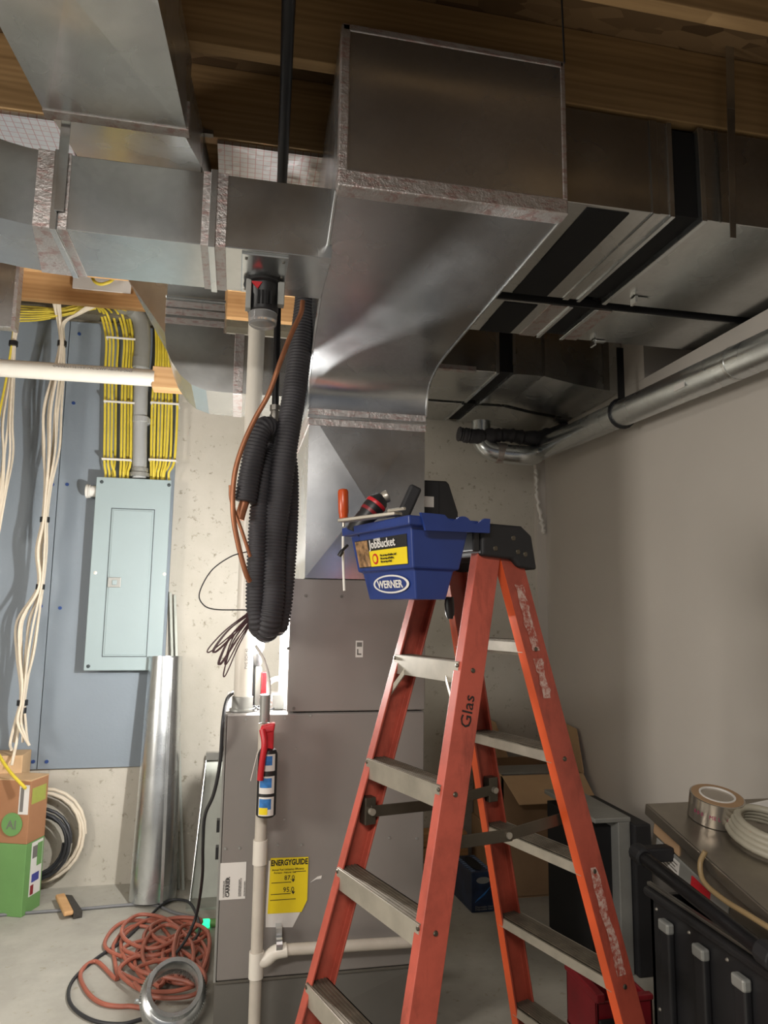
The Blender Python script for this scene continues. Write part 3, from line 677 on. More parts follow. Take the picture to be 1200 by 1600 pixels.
# ================================================================== PIPES AND LINES BESIDE THE FURNACE
# black gas pipe
g0 = PZ(452, -40, 2.93); g0.z = 2.90; g1 = PZ(446, 150, 2.90); g2 = PZ(440, 300, 2.90)
gp = thing('gas_pipe', 'black iron pipe running under the joists then dropping beside the hoses', 'pipe', (.14, 2.5, 2.1))
vx = PY(431, 560, 2.60).x
MB().tube([PZ(454, -90, 2.90), g1, g2], .0165, 16).build('overhead_run', m_iron, gp, smooth=True)
MB().tube(cr([g2, (vx, 2.54, 2.90), (vx, 2.60, 2.86), (vx, 2.60, 2.7), PY(432, 560, 2.60), PY(430, 640, 2.60)], 6), .013, 14).build('drop', m_iron, gp, smooth=True)
q = PY(430, 640, 2.60)
MB().lathe(q + Vector((0, 0, .015)), (0, 0, -1), [(0, .020), (.02, .020), (.022, .016), (.04, .017)], 16).tube(cr([q - Vector((0, 0, .02)), q - Vector((.002, 0, .04)), PY(420, 655, 2.6)], 5), .018, 14).build('elbow_fitting', m_steel_dk, gp, smooth=True)
# corrugated hoses
def hose(path, r, label, pitch=.012, amp=.0032, name='insulated_hose', cat='hose', group=None):
    P = resample(cr(path, 14), pitch / 4)
    o = MB().tube(P, lambda i, n: r + (amp, amp * .5, -amp, amp * .5)[i % 4], 18).build(name, m_foam, smooth=False)
    for f in o.data.polygons: f.use_smooth = True
    return tag(o, label, cat, group)
HY = 2.50
hose([PY(480, 440, HY + .05), PY(478, 475, HY + .04), PY(470, 540, HY + .02), PY(459, 620, HY), PY(446, 700, HY - .03), PY(436, 780, HY - .02), PY(428, 850, HY), PY(426, 930, HY), PY(421, 968, HY), PY(416, 985, HY + .03), PY(412, 975, HY + .08)], .040, 'long black ribbed hose hanging from the duct down past the bucket')
hose([PY(445, 690, HY + .09), PY(452, 730, HY + .09), PY(453, 790, HY + .08), PY(449, 870, HY + .06), PY(443, 940, HY + .05), PY(437, 975, HY + .06), PY(430, 980, HY + .10)], .030, 'black ribbed hose looped at the right of the hanging bundle', .012, .003)
hose([PY(424, 700, HY + .06), PY(413, 735, HY), PY(405, 800, HY - .01), PY(401, 870, HY - .01), PY(399, 940, HY), PY(402, 975, HY + .01), PY(412, 988, HY + .07)], .031, 'black ribbed hose looped at the left of the hanging bundle', .012, .003)
sh = [PY(427, 676, 2.52), PY(418, 668, 2.48), PY(408, 672, 2.46), PY(399, 700, 2.45), PY(391, 740, 2.45), PY(383, 785, 2.45)]
hs = hose(sh, .036, 'short black ribbed insulation sleeve with copper end, left of the long hoses')
cpi = MB().tube([PY(385, 775, 2.45), PY(377, 800, 2.45), PY(374, 812, 2.45)], .0165, 14)
tag(cpi.build('copper_stub', m_copper, smooth=True), 'thick capped copper stub poking out of the short ribbed sleeve', 'copper pipe')
tag(MB().tube(cr([PY(473, 470, 2.36), PY(470, 490, 2.36), PY(456, 520, 2.36), PY(440, 560, 2.36), PY(420, 615, 2.37), PY(398, 655, 2.38), PY(378, 700, 2.38), PY(366, 745, 2.38), PY(364, 800, 2.38), PY(372, 850, 2.39), PY(384, 895, 2.40), PY(390, 908, 2.42)], 8), .0085, 12).build('copper_tube', m_copper, smooth=True), 'thin copper tube curving down in front of the white vertical pipe', 'copper pipe')
tag(MB().tube(cr([PY(360, 758, 2.41), PY(362, 785, 2.42), PY(378, 830, 2.42), PY(391, 870, 2.43)], 6), .006, 8).build('copper_tube', m_copper, smooth=True), 'short thin copper tube crossing behind the long one near the sleeve end', 'copper pipe')
# thin wires
tag(MB().tube(cr([PY(386, 862, 2.40), PY(360, 870, 2.38), PY(330, 892, 2.38), PY(312, 925, 2.38), PY(316, 943, 2.38), PY(335, 952, 2.38), PY(384, 953, 2.42)], 8), .0022, 6).build('thin_wire', m_cord_bk, smooth=True), 'single thin dark wire making a wide loop left of the white pipe', 'wire')
for i in range(7):
    t = i / 6; ex_, ey_ = 326 + 24 * t + (i % 2) * 6, 1016 + 36 * t - (i % 3) * 6
    mx, my = (386 + ex_) / 2, (962 + ey_) / 2; nx, ny = .5 * 8, .5 * 8
    pts = [PY(387, 958 + 2 * i, 2.42), PY(mx - nx, my - ny, 2.39), PY(ex_, ey_ - 3, 2.38), PY(ex_ + 3, ey_ + 2, 2.38), PY(mx + nx, my + ny, 2.39), PY(388, 966 + 2.5 * i, 2.42)]
    tag(MB().tube(cr(pts, 8), .0023, 6).build('brown_wire', m_brown, smooth=True), ('topmost', 'second from the top', 'third from the top', 'middle', 'third from the bottom', 'second from the bottom', 'lowest')[i] + ' thin brown wire loop sticking out left of the hanging hoses', 'wire', 'brown wire loops at the hose bundle')

# furnace
fx0 = PY(352, 1115, FY).x; fx1 = PY(664, 1110, FY).x; fz1 = PY(510, 1113, FY).z; fz0 = PY(500, 1521, FY).z; FB = 3.36
fn = thing('furnace', 'grey-brown furnace cabinet with energy label, below the coil cabinet', 'furnace', ((fx0 + fx1) / 2, (FY + FB) / 2, fz0))
MB().box(fx0, fx1, FY + .012, FB, fz0, fz1 - .002).build('cabinet', m_furn, fn, bevel=.004)
MB().box(fx0 + .006, fx1 - .002, FY, FY + .012, fz0 + .003, fz1 - .004).build('side_panel', m_furn, fn, bevel=.004)
MB().box(fx0 - .003, fx0 + .005, FY - .002, FY + .02, fz0, fz1).build('corner_edge', m_grey_l, fn, bevel=.001)
for (x, y) in ((384, 1124), (445, 1122), (485, 1118), (352, 1326), (374, 1325), (434, 1320), (471, 1320), (608, 1309), (444, 1280), (462, 1170), (651, 1310)):
    q = PY(x, y, FY); MB().lathe((q.x, FY + .001, q.z), (0, -1, 0), [(0, .005), (.004, .004)], 10).build('screw', m_grey_l, fn)
for y in (1290, 1332):
    q = PY(342, y, FY + .05); MB().box(fx0 - .014, fx0, FY + .04, FY + .07, q.z - .02, q.z + .02).build('knockout', m_blk, fn)
# labels on furnace
def lab(x0, y0, x1, y1, m, par, nm='label', yy=FY - .0015):
    a, b = PY(x0, y0, yy), PY(x1, y1, yy); o = MB().box(a.x, b.x, yy, yy + .002, b.z, a.z).build(nm, m, par); return a, b, o
a, b, o = lab(344, 1349, 383, 1404, m_lab, fn)
FRZ = lambda p, s: frame((p.x, FY - .0022, p.z), (0, 0, 1), (-1, 0, 0), (0, -1, 0))
text('CARRIER', m_ink, frame((a.x + .034, FY - .0022, b.z + .008), (0, 0, 1), (-1, 0, 0), (0, -1, 0)), .0165, o, bold=.0004)
for k, (dx, L) in enumerate(((.014, 15), (.020, 17), (.066, 16), (.071, 18), (.084, 14))):
    text('0123456789ABCDEF0123'[k:k + L], m_ink_g, frame((a.x + dx + .003, FY - .0022, b.z + .008), (0, 0, 1), (-1, 0, 0), (0, -1, 0)), .0065, o)
# energy guide: yellow with a torn lower corner
def eg(pts, m, nm, par, dy=0.0):
    v = [PY(x, y, FY - .002 - dy) for x, y in pts]; return MB().prism(v, (0, .0015, 0)).build(nm, m, par)
w_ = eg([(415, 1428), (420, 1345), (482, 1340), (480, 1405), (457, 1449), (415, 1449)], m_lab, 'label_backing', fn)
y_ = eg([(418, 1428), (423, 1341), (482, 1339), (480, 1406), (471, 1425)], m_yel_lab, 'energy_label', fn, .0015)
def tx(s, x, y, px, par, m=m_ink, bold=.0, yy=FY - .0042, sx=1.0):
    p = PY(x, y, yy); text(s, m, frame(p, (1, 0, 0), (0, 0, 1), (0, -1, 0)), px / 1130 * FY * 1.38, par, bold=bold, sx=sx)
tx('ENERGYGUIDE', 423, 1353, 8, y_, bold=.0008, sx=.74)
tx('87.0', 444, 1375, 6.5, y_); tx('95.0', 442, 1394, 7, y_)
tx('Annual Fuel Utilization Efficiency', 425, 1361, 2.6, y_); tx('Furnace - Natural Gas', 428, 1365.5, 2.6, y_)
for (xa_, xb2, yy_) in ((424, 455, 1380), (423, 454, 1398), (422, 462, 1407), (460, 478, 1362)):
    a, b = PY(xa_, yy_, FY - .004), PY(xb2, yy_ - .5, FY - .004); MB().box(a.x, b.x, FY - .0043, FY - .0035, a.z - .001, a.z + .001).build('printed_line', m_ink, y_)
for yy_ in (1377, 1396): 
    q = PY(458, yy_, FY - .004); MB().prism([(q.x - .006, FY - .0044, q.z + .006), (q.x + .006, FY - .0044, q.z + .006), (q.x, FY - .0044, q.z - .003)], (0, .0008, 0)).build('arrow_mark', m_ink, y_)
eg([(485, 1379), (496, 1370), (503, 1368), (502, 1373), (494, 1374)], m_lab, 'paper_scrap', fn)
# coil cabinet
gx0 = PY(455, 905, FY).x; gx1 = fx1
cc_ = thing('coil_cabinet', 'square grey-brown coil cabinet between the furnace and the plenum', 'coil cabinet', ((gx0 + gx1) / 2, FY + .2, fz1))
MB().box(gx0, gx1, FY + .010, yb_ + .05, fz1 + .002, ZC - .002).build('case', m_coilside, cc_, bevel=.003)
MB().box(gx0 - .002, gx1, FY, FY + .012, fz1 + .004, ZC - .003).build('front_panel', m_furn, cc_, bevel=.003)
for (x, y) in ((459, 1107), (534, 932), (478, 931), (450, 1013)):
    q = PY(x, y, FY); MB().lathe((q.x, FY + .001, q.z), (0, -1, 0), [(0, .006), (.004, .005)], 10).build('screw', m_furn_s, cc_)
a, b, o = lab(556, 1001, 567, 1027, m_lab, cc_)
MB().box(a.x + .004, b.x - .004, FY - .0022, FY - .001, a.z - .022, a.z - .006).box(a.x + .005, a.x + .010, FY - .0022, FY - .001, b.z + .012, b.z + .030).box(a.x + .005, b.x - .006, FY - .0022, FY - .001, b.z + .008, b.z + .014).build('printed_mark', m_ink_g, o)
# base
bs = thing('metal_box', 'low sheet metal base box under the furnace at the floor', 'furnace base', ((fx0 + fx1) / 2, 3, 0))
xb0 = PY(334, 1560, FY).x
cb = Vector(((fx0 + fx1) / 2, FY + .002, fz0 / 2))
mb = MB(); v = [(xb0, FY + .01, 0), (fx1, FY + .01, 0), (fx1, FY + .01, fz0 - .004), (xb0, FY + .01, fz0 - .004), tuple(cb), (xb0, FB, 0), (fx1, FB, 0), (fx1, FB, fz0 - .004), (xb0, FB, fz0 - .004)]
mb.add(v, [(0, 1, 4), (1, 2, 4), (2, 3, 4), (3, 0, 4), (0, 5, 8, 3), (1, 2, 7, 6), (5, 6, 7, 8), (0, 1, 6, 5), (2, 3, 8, 7)]); mb.build('sheet_body', m_furn_s, bs)
MB().box(xb0, fx1, FY - .001, FY + .012, fz0 - .006, fz0 + .002).build('flange', m_steel_dk, bs)
# parts on top of the furnace in the nook
nk = fz1
wl_ = thing('work_light', 'glowing white work lamp on top of the furnace behind the hanging hoses', 'work light', (WORK[0], WORK[1], nk))
MB().lathe((WORK[0], WORK[1], WORK[2] - .10), (0, 0, 1), [(0, .020), (.02, .030), (.04, .030), (.062, .018), (.068, .004)], 20).build('lens', m_lamp, wl_, smooth=True)
MB().lathe((WORK[0], WORK[1], WORK[2] - .15), (0, 0, 1), [(0, .016), (.01, .022), (.05, .022)], 20).build('housing', m_blk, wl_, smooth=True)
MB().tube([(WORK[0], WORK[1], WORK[2] - .15), (WORK[0], WORK[1], nk + .01)], .010, 10).box(WORK[0] - .035, WORK[0] + .035, WORK[1] - .035, WORK[1] + .035, nk, nk + .012).build('stand', m_blk, wl_)
def onf(x, y, yy, w, d, h, m, nm, labl, cat):
    p = PY(x, y, yy); tag(MB().box(p.x - w / 2, p.x + w / 2, yy, yy + d, nk, nk + h).build(nm, m, bevel=.003), labl, cat)
onf(403, 1085, 2.80, .022, .03, .15, m_grey_l, 'terminal_box', 'slim grey electrical box on furnace top beside the red one', 'electrical box')
onf(412, 1085, 2.79, .020, .03, .13, m_red, 'relay', 'small red electrical box on furnace top under the hose loops', 'electrical box')
onf(435, 1088, 2.74, .040, .04, .055, m_grey_l, 'transformer', 'small grey transformer block on furnace top near the coil cabinet', 'transformer')
p = PY(434, 1080, 2.86)
tag(MB().tube([(p.x + .045 * math.cos(R(t)), 2.86, nk + .055 + .045 * math.sin(R(t))) for t in range(0, 361, 15)], .010, 8).build('cable_loop', m_white, smooth=True), 'white cable ring standing on furnace top beside the transformer block', 'cable')
tag(MB().tube(cr([PY(399, 1008, 2.60), PY(412, 1030, 2.60), PY(420, 1060, 2.60), PY(421, 1092, 2.61)], 8), .006, 10).build('plastic_tube', m_white, smooth=True), 'thin white plastic tube curving from the hose ends into the drain pipe', 'tube')
for i in range(3):
    p = PY(402 + 7 * i, 1100, 2.70)
    tag(MB().tube(cr([(p.x - .03, 2.70, nk + .006), (p.x - .01, 2.73, nk + .015), (p.x + .01, 2.69, nk + .008), (p.x + .03, 2.74, nk + .005)], 6), .003, 6).build('control_wire', m_cord_bk, smooth=True), ('leftmost', 'middle', 'rightmost')[i] + ' short loose control wire lying on the furnace top', 'wire', 'control wires on furnace top')
# white vertical vent pipe
vp = thing('vent_pipe', 'tall white plastic pipe rising from the furnace top beside the copper tube', 'pipe', PY(378, 1108, 2.73))
VY = 2.73; vx0 = PY(379, 1090, VY).x
MB().tube([(vx0, VY, nk), (vx0, VY, 2.95)], .033, 28).build('pipe_body', m_pvc, vp, smooth=True)
MB().lathe((vx0, VY, nk), (0, 0, 1), [(0, .046), (.008, .046), (.010, .038), (.05, .038), (.052, .033)], 28).build('pipe_collar', m_grey_l, vp, smooth=True)
text('PVC SCH 40', m_ink_g, frame((vx0 + .012, VY - .0325, nk + .15), (0, 0, 1), (-.93, -.36, 0), (.36, -.93, 0)), .014, vp)
MB().box(vx0 + .010, vx0 + .028, VY - .045, VY - .028, nk + .02, nk + .10)
# condensate drain pipes
DY = 2.59; r_ = .0200
dp = thing('drain_pipe', 'thin off-white plastic drain pipe with tee and side branch in front of the furnace', 'pipe', PY(395, 1600, DY))
dX = PY(404, 1400, DY).x
ztee = PY(395, 1497, DY).z
MB().tube([(dX, DY, 0.01), (dX, DY, PY(419, 1130, DY).z)], r_, 18).build('riser', m_pvc_old, dp, smooth=True)
MB().tube([(dX, DY, PY(420, 1128, DY).z), (dX, DY, PY(420, 1085, DY).z)], .018, 18).build('split_top', m_grey_l, dp, smooth=True)
for (ya, yb2) in ((1350, 1312), (1527, 1486)):
    MB().tube([(dX, DY, PY(405, ya, DY).z), (dX, DY, PY(405, yb2, DY).z)], .0245, 20).build('coupling', m_pvc, dp, smooth=True)
MB().tube(cr([(dX, DY, ztee - .01), (dX + .03, DY, ztee - .008), (dX + .06, DY, ztee + .012), (dX + .10, DY, ztee + .018)], 6), .0225, 16).build('branch_elbow', m_pvc, dp, smooth=True)
MB().tube([(dX + .09, DY, ztee + .018), (PY(652, 1471, DY).x, DY, PY(652, 1471, DY).z), (fx1 + .03, DY, PY(652, 1471, DY).z + .002)], .0185, 16).build('side_branch', m_pvc_old, dp, smooth=True)
for x, zz_ in ((436, 1476), (651, 1466)):
    q = PY(x, zz_, DY); MB().lathe(q - Vector((.010, 0, 0)), (1, 0, 0), [(0, .022), (.020, .022)], 16).box(q.x - .010, q.x + .010, DY + .015, FY, q.z + .008, q.z + .045).build('pipe_strap', m_galv_b, dp)
# foam canister with red trigger
KY = DY - .055
cz0, cz1 = PY(415, 1275, KY).z, PY(418, 1168, KY).z; kx = PY(417, 1220, KY).x
fc = thing('foam_canister', 'black canister with red trigger and blue labels strapped on the drain pipe', 'canister', (kx, KY, cz0))
MB().lathe((kx, KY, cz0), (0, 0, 1), [(0, .028), (.006, .033), (cz1 - cz0 - .02, .033), (cz1 - cz0 - .006, .027), (cz1 - cz0, .016)], 28).build('can', m_blk, fc, smooth=True)
def curved(z0_, z1_, m, nm, dr=.0006, a0=-62, a1=40):
    v = []; fs = []; N = 12
    for i in range(N + 1):
        t = R(a0 + (a1 - a0) * i / N - 90); v += [(kx + (.033 + dr) * math.cos(t), KY + (.033 + dr) * math.sin(t), z0_), (kx + (.033 + dr) * math.cos(t), KY + (.033 + dr) * math.sin(t), z1_)]
    fs = [(2 * i, 2 * i + 2, 2 * i + 3, 2 * i + 1) for i in range(N)]
    v2 = [(x + (kx - x) * .01, y + (KY - y) * .01, z) for x, y, z in v]; n_ = len(v)
    fs += [tuple(n_ + j for j in f[::-1]) for f in fs]; return MB().add(v + v2, fs).build(nm, m, fc, smooth=True)
m_lblue = plain('blue_label', '2f6fb0', .4, 0, .3, 60)
for za, zb2 in ((1202, 1176), (1237, 1210), (1271, 1242)):
    A_, B_ = PY(417, za, KY).z, PY(417, zb2, KY).z
    curved(A_, B_, m_lab, 'label_window', .0006, -50, 45); curved(A_ + (B_ - A_) * .35, A_ + (B_ - A_) * .9, m_lblue, 'label_print', .0012, -45, 25)
A_ = PY(417, 1269, KY).z; curved(A_, A_ + .022, m_yel_lab, 'label_print', .0016, -45, 5)
q = PY(417, 1140, KY)
MB().hexa([Vector((kx - .030, KY - .02, q.z - .012)), Vector((kx + .018, KY - .02, q.z - .004)), Vector((kx + .018, KY + .02, q.z - .004)), Vector((kx - .030, KY + .02, q.z - .012))], [Vector((kx - .024, KY - .016, q.z + .014)), Vector((kx + .022, KY - .016, q.z + .024)), Vector((kx + .022, KY + .02, q.z + .024)), Vector((kx - .024, KY + .02, q.z + .014))]).box(kx - .012, kx + .018, KY - .015, KY + .02, cz1 - .012, q.z + .004).build('valve_body', m_red, fc, bevel=.006, seg=3)
MB().tube(cr([Vector((kx - .022, KY - .025, q.z + .004)), Vector((kx - .014, KY - .040, q.z - .04)), Vector((kx - .020, KY - .042, q.z - .10)), Vector((kx - .024, KY - .040, q.z - .155))], 6), .0105, 10).build('trigger', m_red, fc, smooth=True)
MB().tube([(kx - .034, KY - .01, cz1 - .01), (kx - .055, KY - .03, cz1 - .10)], .0012, 6).build('straw', m_white, fc)
# small dark housing on the right side of the plenum
HXY = 2.78
a, b = PY(666, 750, HXY), PY(716, 808, HXY)
hm = thing('humidifier_housing', 'dark grey plastic housing on the plenum side, seen behind the blue bucket', 'housing', (xr_ + .06, 2.9, 1.75))
w2 = b.x
MB().prism([(xr_ + .002, HXY, 1.72), (w2, HXY, 1.72), (w2, HXY, b.z + .02), (PY(702, 755, HXY).x, HXY, a.z - .012), (PY(698, 752, HXY).x, HXY, a.z), (xr_ + .002, HXY, a.z)], (0, .25, 0)).build('shell', m_blk, hm, bevel=.006)
MB().prism([(xr_ + .004, HXY - .006, 1.74), (PY(686, 800, HXY).x, HXY - .006, 1.74), (PY(686, 752, HXY).x, HXY - .006, a.z - .004), (xr_ + .004, HXY - .006, a.z - .004)], (0, .006, 0)).build('front_cover', m_blkrub, hm, bevel=.003)
p = PY(665, 776, HXY); q = PY(677, 793, HXY); MB().box(xr_ + .006, q.x, HXY - .0085, HXY - .006, q.z, p.z).build('label', m_lab, hm)

# ================================================================== LADDER
LC = Vector((.626, 1.894, 0)); YAW = -1.245
ex = Vector((math.cos(YAW), math.sin(YAW), 0)); ey = Vector((-math.sin(YAW), math.cos(YAW), 0))
def LW(n): return .136 + .087 * n
def LD(n): return .062 + .255 * n
def LP(side, lr, z, ox=0, oy=0):        # ox along width, oy along spread
    n = 1.6 - z; return LC + ex * (lr * LW(n) + ox) + ey * (side * LD(n) + oy) + Vector((0, 0, z))
ld = thing('step_ladder', 'orange fibreglass double-sided stepladder with aluminium steps and black top cap', 'ladder', LC)
WEB = .074; FLG = .030; TK = .006
def rail(side, lr, ztop, zbot):
    def sec(z):
        c0 = LP(side, lr, z); o = ex * lr; i = -o; f = ey * side      # f: outward spread direction
        P = []
        # C section: web outside (towards o), flanges pointing inward
        fo = f * (WEB * .30); bk = f * (-WEB * .70)
        P = [c0 + o * .004 + fo, c0 + o * .004 + bk, c0 + i * (FLG - .004) + bk, c0 + i * (FLG - .004) + bk + f * TK, c0 + i * .003 + bk + f * TK, c0 + i * .003 + fo - f * TK, c0 + i * (FLG - .004) + fo - f * TK, c0 + i * (FLG - .004) + fo]
        return P
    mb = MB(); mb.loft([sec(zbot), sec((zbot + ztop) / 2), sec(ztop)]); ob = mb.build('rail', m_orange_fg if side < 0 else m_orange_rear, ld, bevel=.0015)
    if side > 0:
        def st(z): c0 = LP(side, lr, z); o = ex * lr; f = ey * side; q = c0 + f * (-WEB * .70 - .0002); return [q + o * .0035, q - o * (FLG - .0045), q - o * (FLG - .0045) - f * .0008, q + o * .0035 - f * .0008]
        MB().loft([st(zbot + .004), st(ztop - .004)]).build('rail_edge', m_orange_e, ob, label='brighter orange rail edge')
    return ob
ZR = 1.655
rails = {}
for side in (-1, 1):
    for lr in (-1, 1):
        rails[(side, lr)] = rail(side, lr, ZR, .015)
        c0 = LP(side, lr, .0)
        f_ = frame(c0, ex * lr, ey * side); MB().box(-.03, .008, -.06, .03, 0, .05, f_).build('foot', m_blkrub, ld, bevel=.004)
steps_f = [(1.364 - .277 * k) for k in range(5)]; steps_r = [(1.412 - .277 * k) for k in range(5)]
for side, zs in ((-1, steps_f), (1, steps_r)):
    for k, z in enumerate(zs):
        n = 1.6 - z; hw = LW(n) - .006; c0 = LC + ey * (side * LD(n)); fr_ = frame(c0, ex, ey * side)
        z = z + .012; h = .050 if side < 0 else .042; f0 = WEB * .30 + .002; b0_ = -WEB * (.50 if side < 0 else .66)
        tr_ = MB(); tr_.box(-hw, hw, b0_, f0 - .003, z - .004, z, fr_)
        mb = MB(); mb.box(-hw, hw, f0 - .003, f0, z - h, z, fr_); mb.box(-hw, hw, b0_, b0_ + .003, z - h * .7, z, fr_)
        for g_ in range(6): y_r = b0_ + .006 + g_ * .0095; tr_.box(-hw, hw, y_r, y_r + .004, z, z + .0018, fr_)
        st_ = mb.build('step', m_alu, ld); tr_.build('tread', m_alu_d, st_)
        for lr in (-1, 1):
            for dz in (.0, -.028):
                q = LC + ex * (lr * (LW(n) - .010)) + ey * (side * (LD(n) + WEB * .30 + .001)) + Vector((0, 0, z - .008 + dz))
                MB().lathe(q, ey * side, [(0, .0058), (.003, .0045), (.004, .002)], 10).build('rivet', m_spread, ld)
            q = LP(side, lr, z - .02, lr * .004, -side * WEB * .2); MB().lathe(q, ex * lr, [(0, .0065), (.003, .005)], 10).build('rivet', m_spread, ld)
        if k == 0 and side == -1:
            for lr in (-1, 1):
                A_ = LC + ex * (lr * (LW(n) - .065)) + ey * (side * (LD(n) + f0 - .006)) + Vector((0, 0, z - .035)); B_ = LP(side, lr, z - .105, -lr * .012, side * (f0 - .012))
                d_ = (B_ - A_).normalized(); MB().hexa([A_ + Vector((0, 0, -.008)), A_ + Vector((0, 0, .008)), B_ + Vector((0, 0, .010)), B_ + Vector((0, 0, -.010))], [p + ey * side * .004 for p in (A_ + Vector((0, 0, -.008)), A_ + Vector((0, 0, .008)), B_ + Vector((0, 0, .010)), B_ + Vector((0, 0, -.010)))]).build('step_brace', m_alu, ld)
# spreaders
zs_ = .965
for lr in (-1, 1):
    A_ = LP(-1, lr, zs_, -lr * .034, .014); B_ = LP(1, lr, zs_ + .01, -lr * .034, -.014); mid = A_.lerp(B_, .5) + Vector((0, 0, -.012))
    for nm, P0, P1 in (('spreader_bar', A_, mid + (mid - A_) * .06), ('spreader_bar', mid - (B_ - mid) * .06, B_)):
        d = (P1 - P0).normalized(); w = ex * (.003 if P0 is A_ else -.003); off = Vector((0, 0, .015))
        MB().hexa([P0 - off, P1 - off, P1 - off + w, P0 - off + w], [P0 + off, P1 + off, P1 + off + w, P0 + off + w]).build(nm, m_spread, ld, bevel=.002)
    MB().lathe(mid - ex * .008, ex, [(0, .008), (.016, .008)], 12).build('spreader_pivot', m_alu, ld)
    for P in (A_, B_):
        MB().box(-.006, .028 if lr < 0 else .006, -.016, .016, -.035, .035, frame(P + (ex * -.028 if lr < 0 else ex * .0), ex, ey)).build('spreader_bracket', m_spread, ld, bevel=.002)
        MB().lathe(P - ex * .012, ex, [(0, .009), (.024, .009)], 12).build('spreader_bolt', m_alu, ld)
# top cap
fr_ = frame(LC, ex, ey)
capm = MB()
hw = LW(-.05) + .022
cs_ = [(-.072, 1.640), (.030, 1.635), (.050, 1.615), (.112, 1.610), (.095, 1.700), (.060, 1.724), (-.045, 1.724), (-.072, 1.705)]
capm.loft([[fr_ @ Vector((x_, y_, z_)) for y_, z_ in cs_] for x_ in (-hw, hw)])
cap_ = capm.build('top_cap', m_blkrub, ld, bevel=.008, seg=3)
for (y_, z_) in ((.045, 1.655), (.07, 1.65), (-.03, 1.66), (.03, 1.69)):
    MB().lathe(fr_ @ Vector((hw - .001, y_, z_)), ex, [(0, .008), (.003, .006)], 12).build('rivet', m_spread, cap_)
# handwritten name on the near front rail, and worn stickers on the near rear rail
z_ = 1.22; P = LP(-1, 1, z_, .0052, .030); dn = (LP(-1, 1, z_ + .1) - LP(-1, 1, z_)).normalized()
text('Glas', m_ink, frame(P, dn, ex.cross(dn), ex), .045, rails[(-1, 1)], 'handwriting', .0003)
def wear(z0, z1, wa):
    P0 = LP(1, 1, z0, .0045, -.030); P1 = LP(1, 1, z1, .0045, -.030); f = ey; pts = []
    N = 10
    L_ = [P0.lerp(P1, i / N) + f * (random.uniform(-.004, .004)) for i in range(N + 1)]; R_ = [P0.lerp(P1, i / N) + f * (wa + random.uniform(-.005, .005)) for i in range(N + 1)]
    v = []; [v.extend((a, b)) for a, b in zip(L_, R_)]; v2 = [p + ex * .0008 for p in v]; n_ = len(v)
    fs = [(2 * i, 2 * i + 1, 2 * i + 3, 2 * i + 2) for i in range(N)]; MB().add(v2, fs).build('worn_sticker', m_stickerwear, rails[(1, 1)])
wear(1.57, 1.40, .032); wear(1.38, 1.28, .026); wear(.86, .60, .026)

# ---- bucket hanging on the cap
bk = thing('ladder_bucket', 'blue plastic tool bucket with yellow label hooked on the ladder top', 'bucket', LC + ex * .0 - ey * .2 + Vector((0, 0, 1.52)))
def BP(u, v_, z): return LC + ex * u + ey * v_ + Vector((0, 0, z))     # u along width, v along spread (negative = outwards)
U0, U1, V0, V1 = -.190, .165, -.300, -.090
def brect(i, z, vi=None): return [BP(U0 + i, V0 + i, z), BP(U1 - i, V0 + i, z), BP(U1 - i, V1 - (vi if vi is not None else i), z), BP(U0 + i, V1 - (vi if vi is not None else i), z)]
mb = MB(); mb.loft([brect(.060, 1.528), brect(.046, 1.600), brect(.036, 1.602), brect(.020, 1.700), brect(.002, 1.702), brect(.0, 1.725), brect(.020, 1.725), brect(.030, 1.69), brect(.064, 1.535)], cap=False)
mb.add(brect(.060, 1.528), [(0, 1, 2, 3)]); mb.add(brect(.064, 1.535), [(0, 1, 2, 3)])
mb.build('tub', m_blue, bk, bevel=.004)
# rim skirt with scalloped top on near side
sk = [(V0 + .05, 1.690), (V1 + .02, 1.690), (V1 + .03, 1.728)]; N = 24
edge = []
for i in range(N + 1):
    t = i / N; vv = V1 + .03 + (V0 + .03 - V1 - .03) * t
    z = 1.732 - (.016 * max(0, math.sin(math.pi * (t - .10) / .25)) if .10 < t < .35 else 0) - (.014 * max(0, math.sin(math.pi * (t - .45) / .22)) if .45 < t < .67 else 0)
    edge.append((vv, z))
poly = [(V1 + .028, 1.696)] + edge + [(V0 + .045, 1.690)]
MB().prism([BP(U1 - .002, a, z) for a, z in poly], ex * .008).build('scalloped_rim', m_blue, bk)
MB().box(U0 + .06, U1 - .02, V1 - .005, -.072, 1.65, 1.70, fr_).build('hook_bracket', m_blk, bk, bevel=.004)
# labels: face with normal -ey between the corners
def face_pt(s, z):      # s 0..1 from far (left in view) to near
    t = (1.700 - z) / (1.700 - 1.602); inset = .020 + .016 * t if z > 1.601 else .046 + .014 * (1.600 - z) / .072
    return BP(U0 + inset + (U1 - U0 - 2 * inset) * s, V0 + inset - .0015, z)
def fquad(s0, s1, z0, z1, m, nm, par, off=0):
    v = [face_pt(s0, z0), face_pt(s1, z0), face_pt(s1, z1), face_pt(s0, z1)]; v = [p - ey * off for p in v]
    return MB().prism(v, ey * .0012).build(nm, m, par)
lb = fquad(.06, .93, 1.612, 1.685, m_blk, 'label', bk)
fquad(.30, .93, 1.613, 1.654, m_yel_lab, 'label_panel', lb, .0014)
m_photo = plain('tool_photo_print', '8a6a48', .5, 0, .8, 60)
fquad(.07, .29, 1.614, 1.683, m_photo, 'label_photo', lb, .0014)
xd = (face_pt(1, 1.65) - face_pt(0, 1.65)).normalized(); ud = (face_pt(.5, 1.69) - face_pt(.5, 1.61)).normalized()
text('JobBucket', m_lab, frame(face_pt(.33, 1.660) - ey * .003, xd, ud, xd.cross(ud)), .032, lb, sx=1.0, bold=.0004)
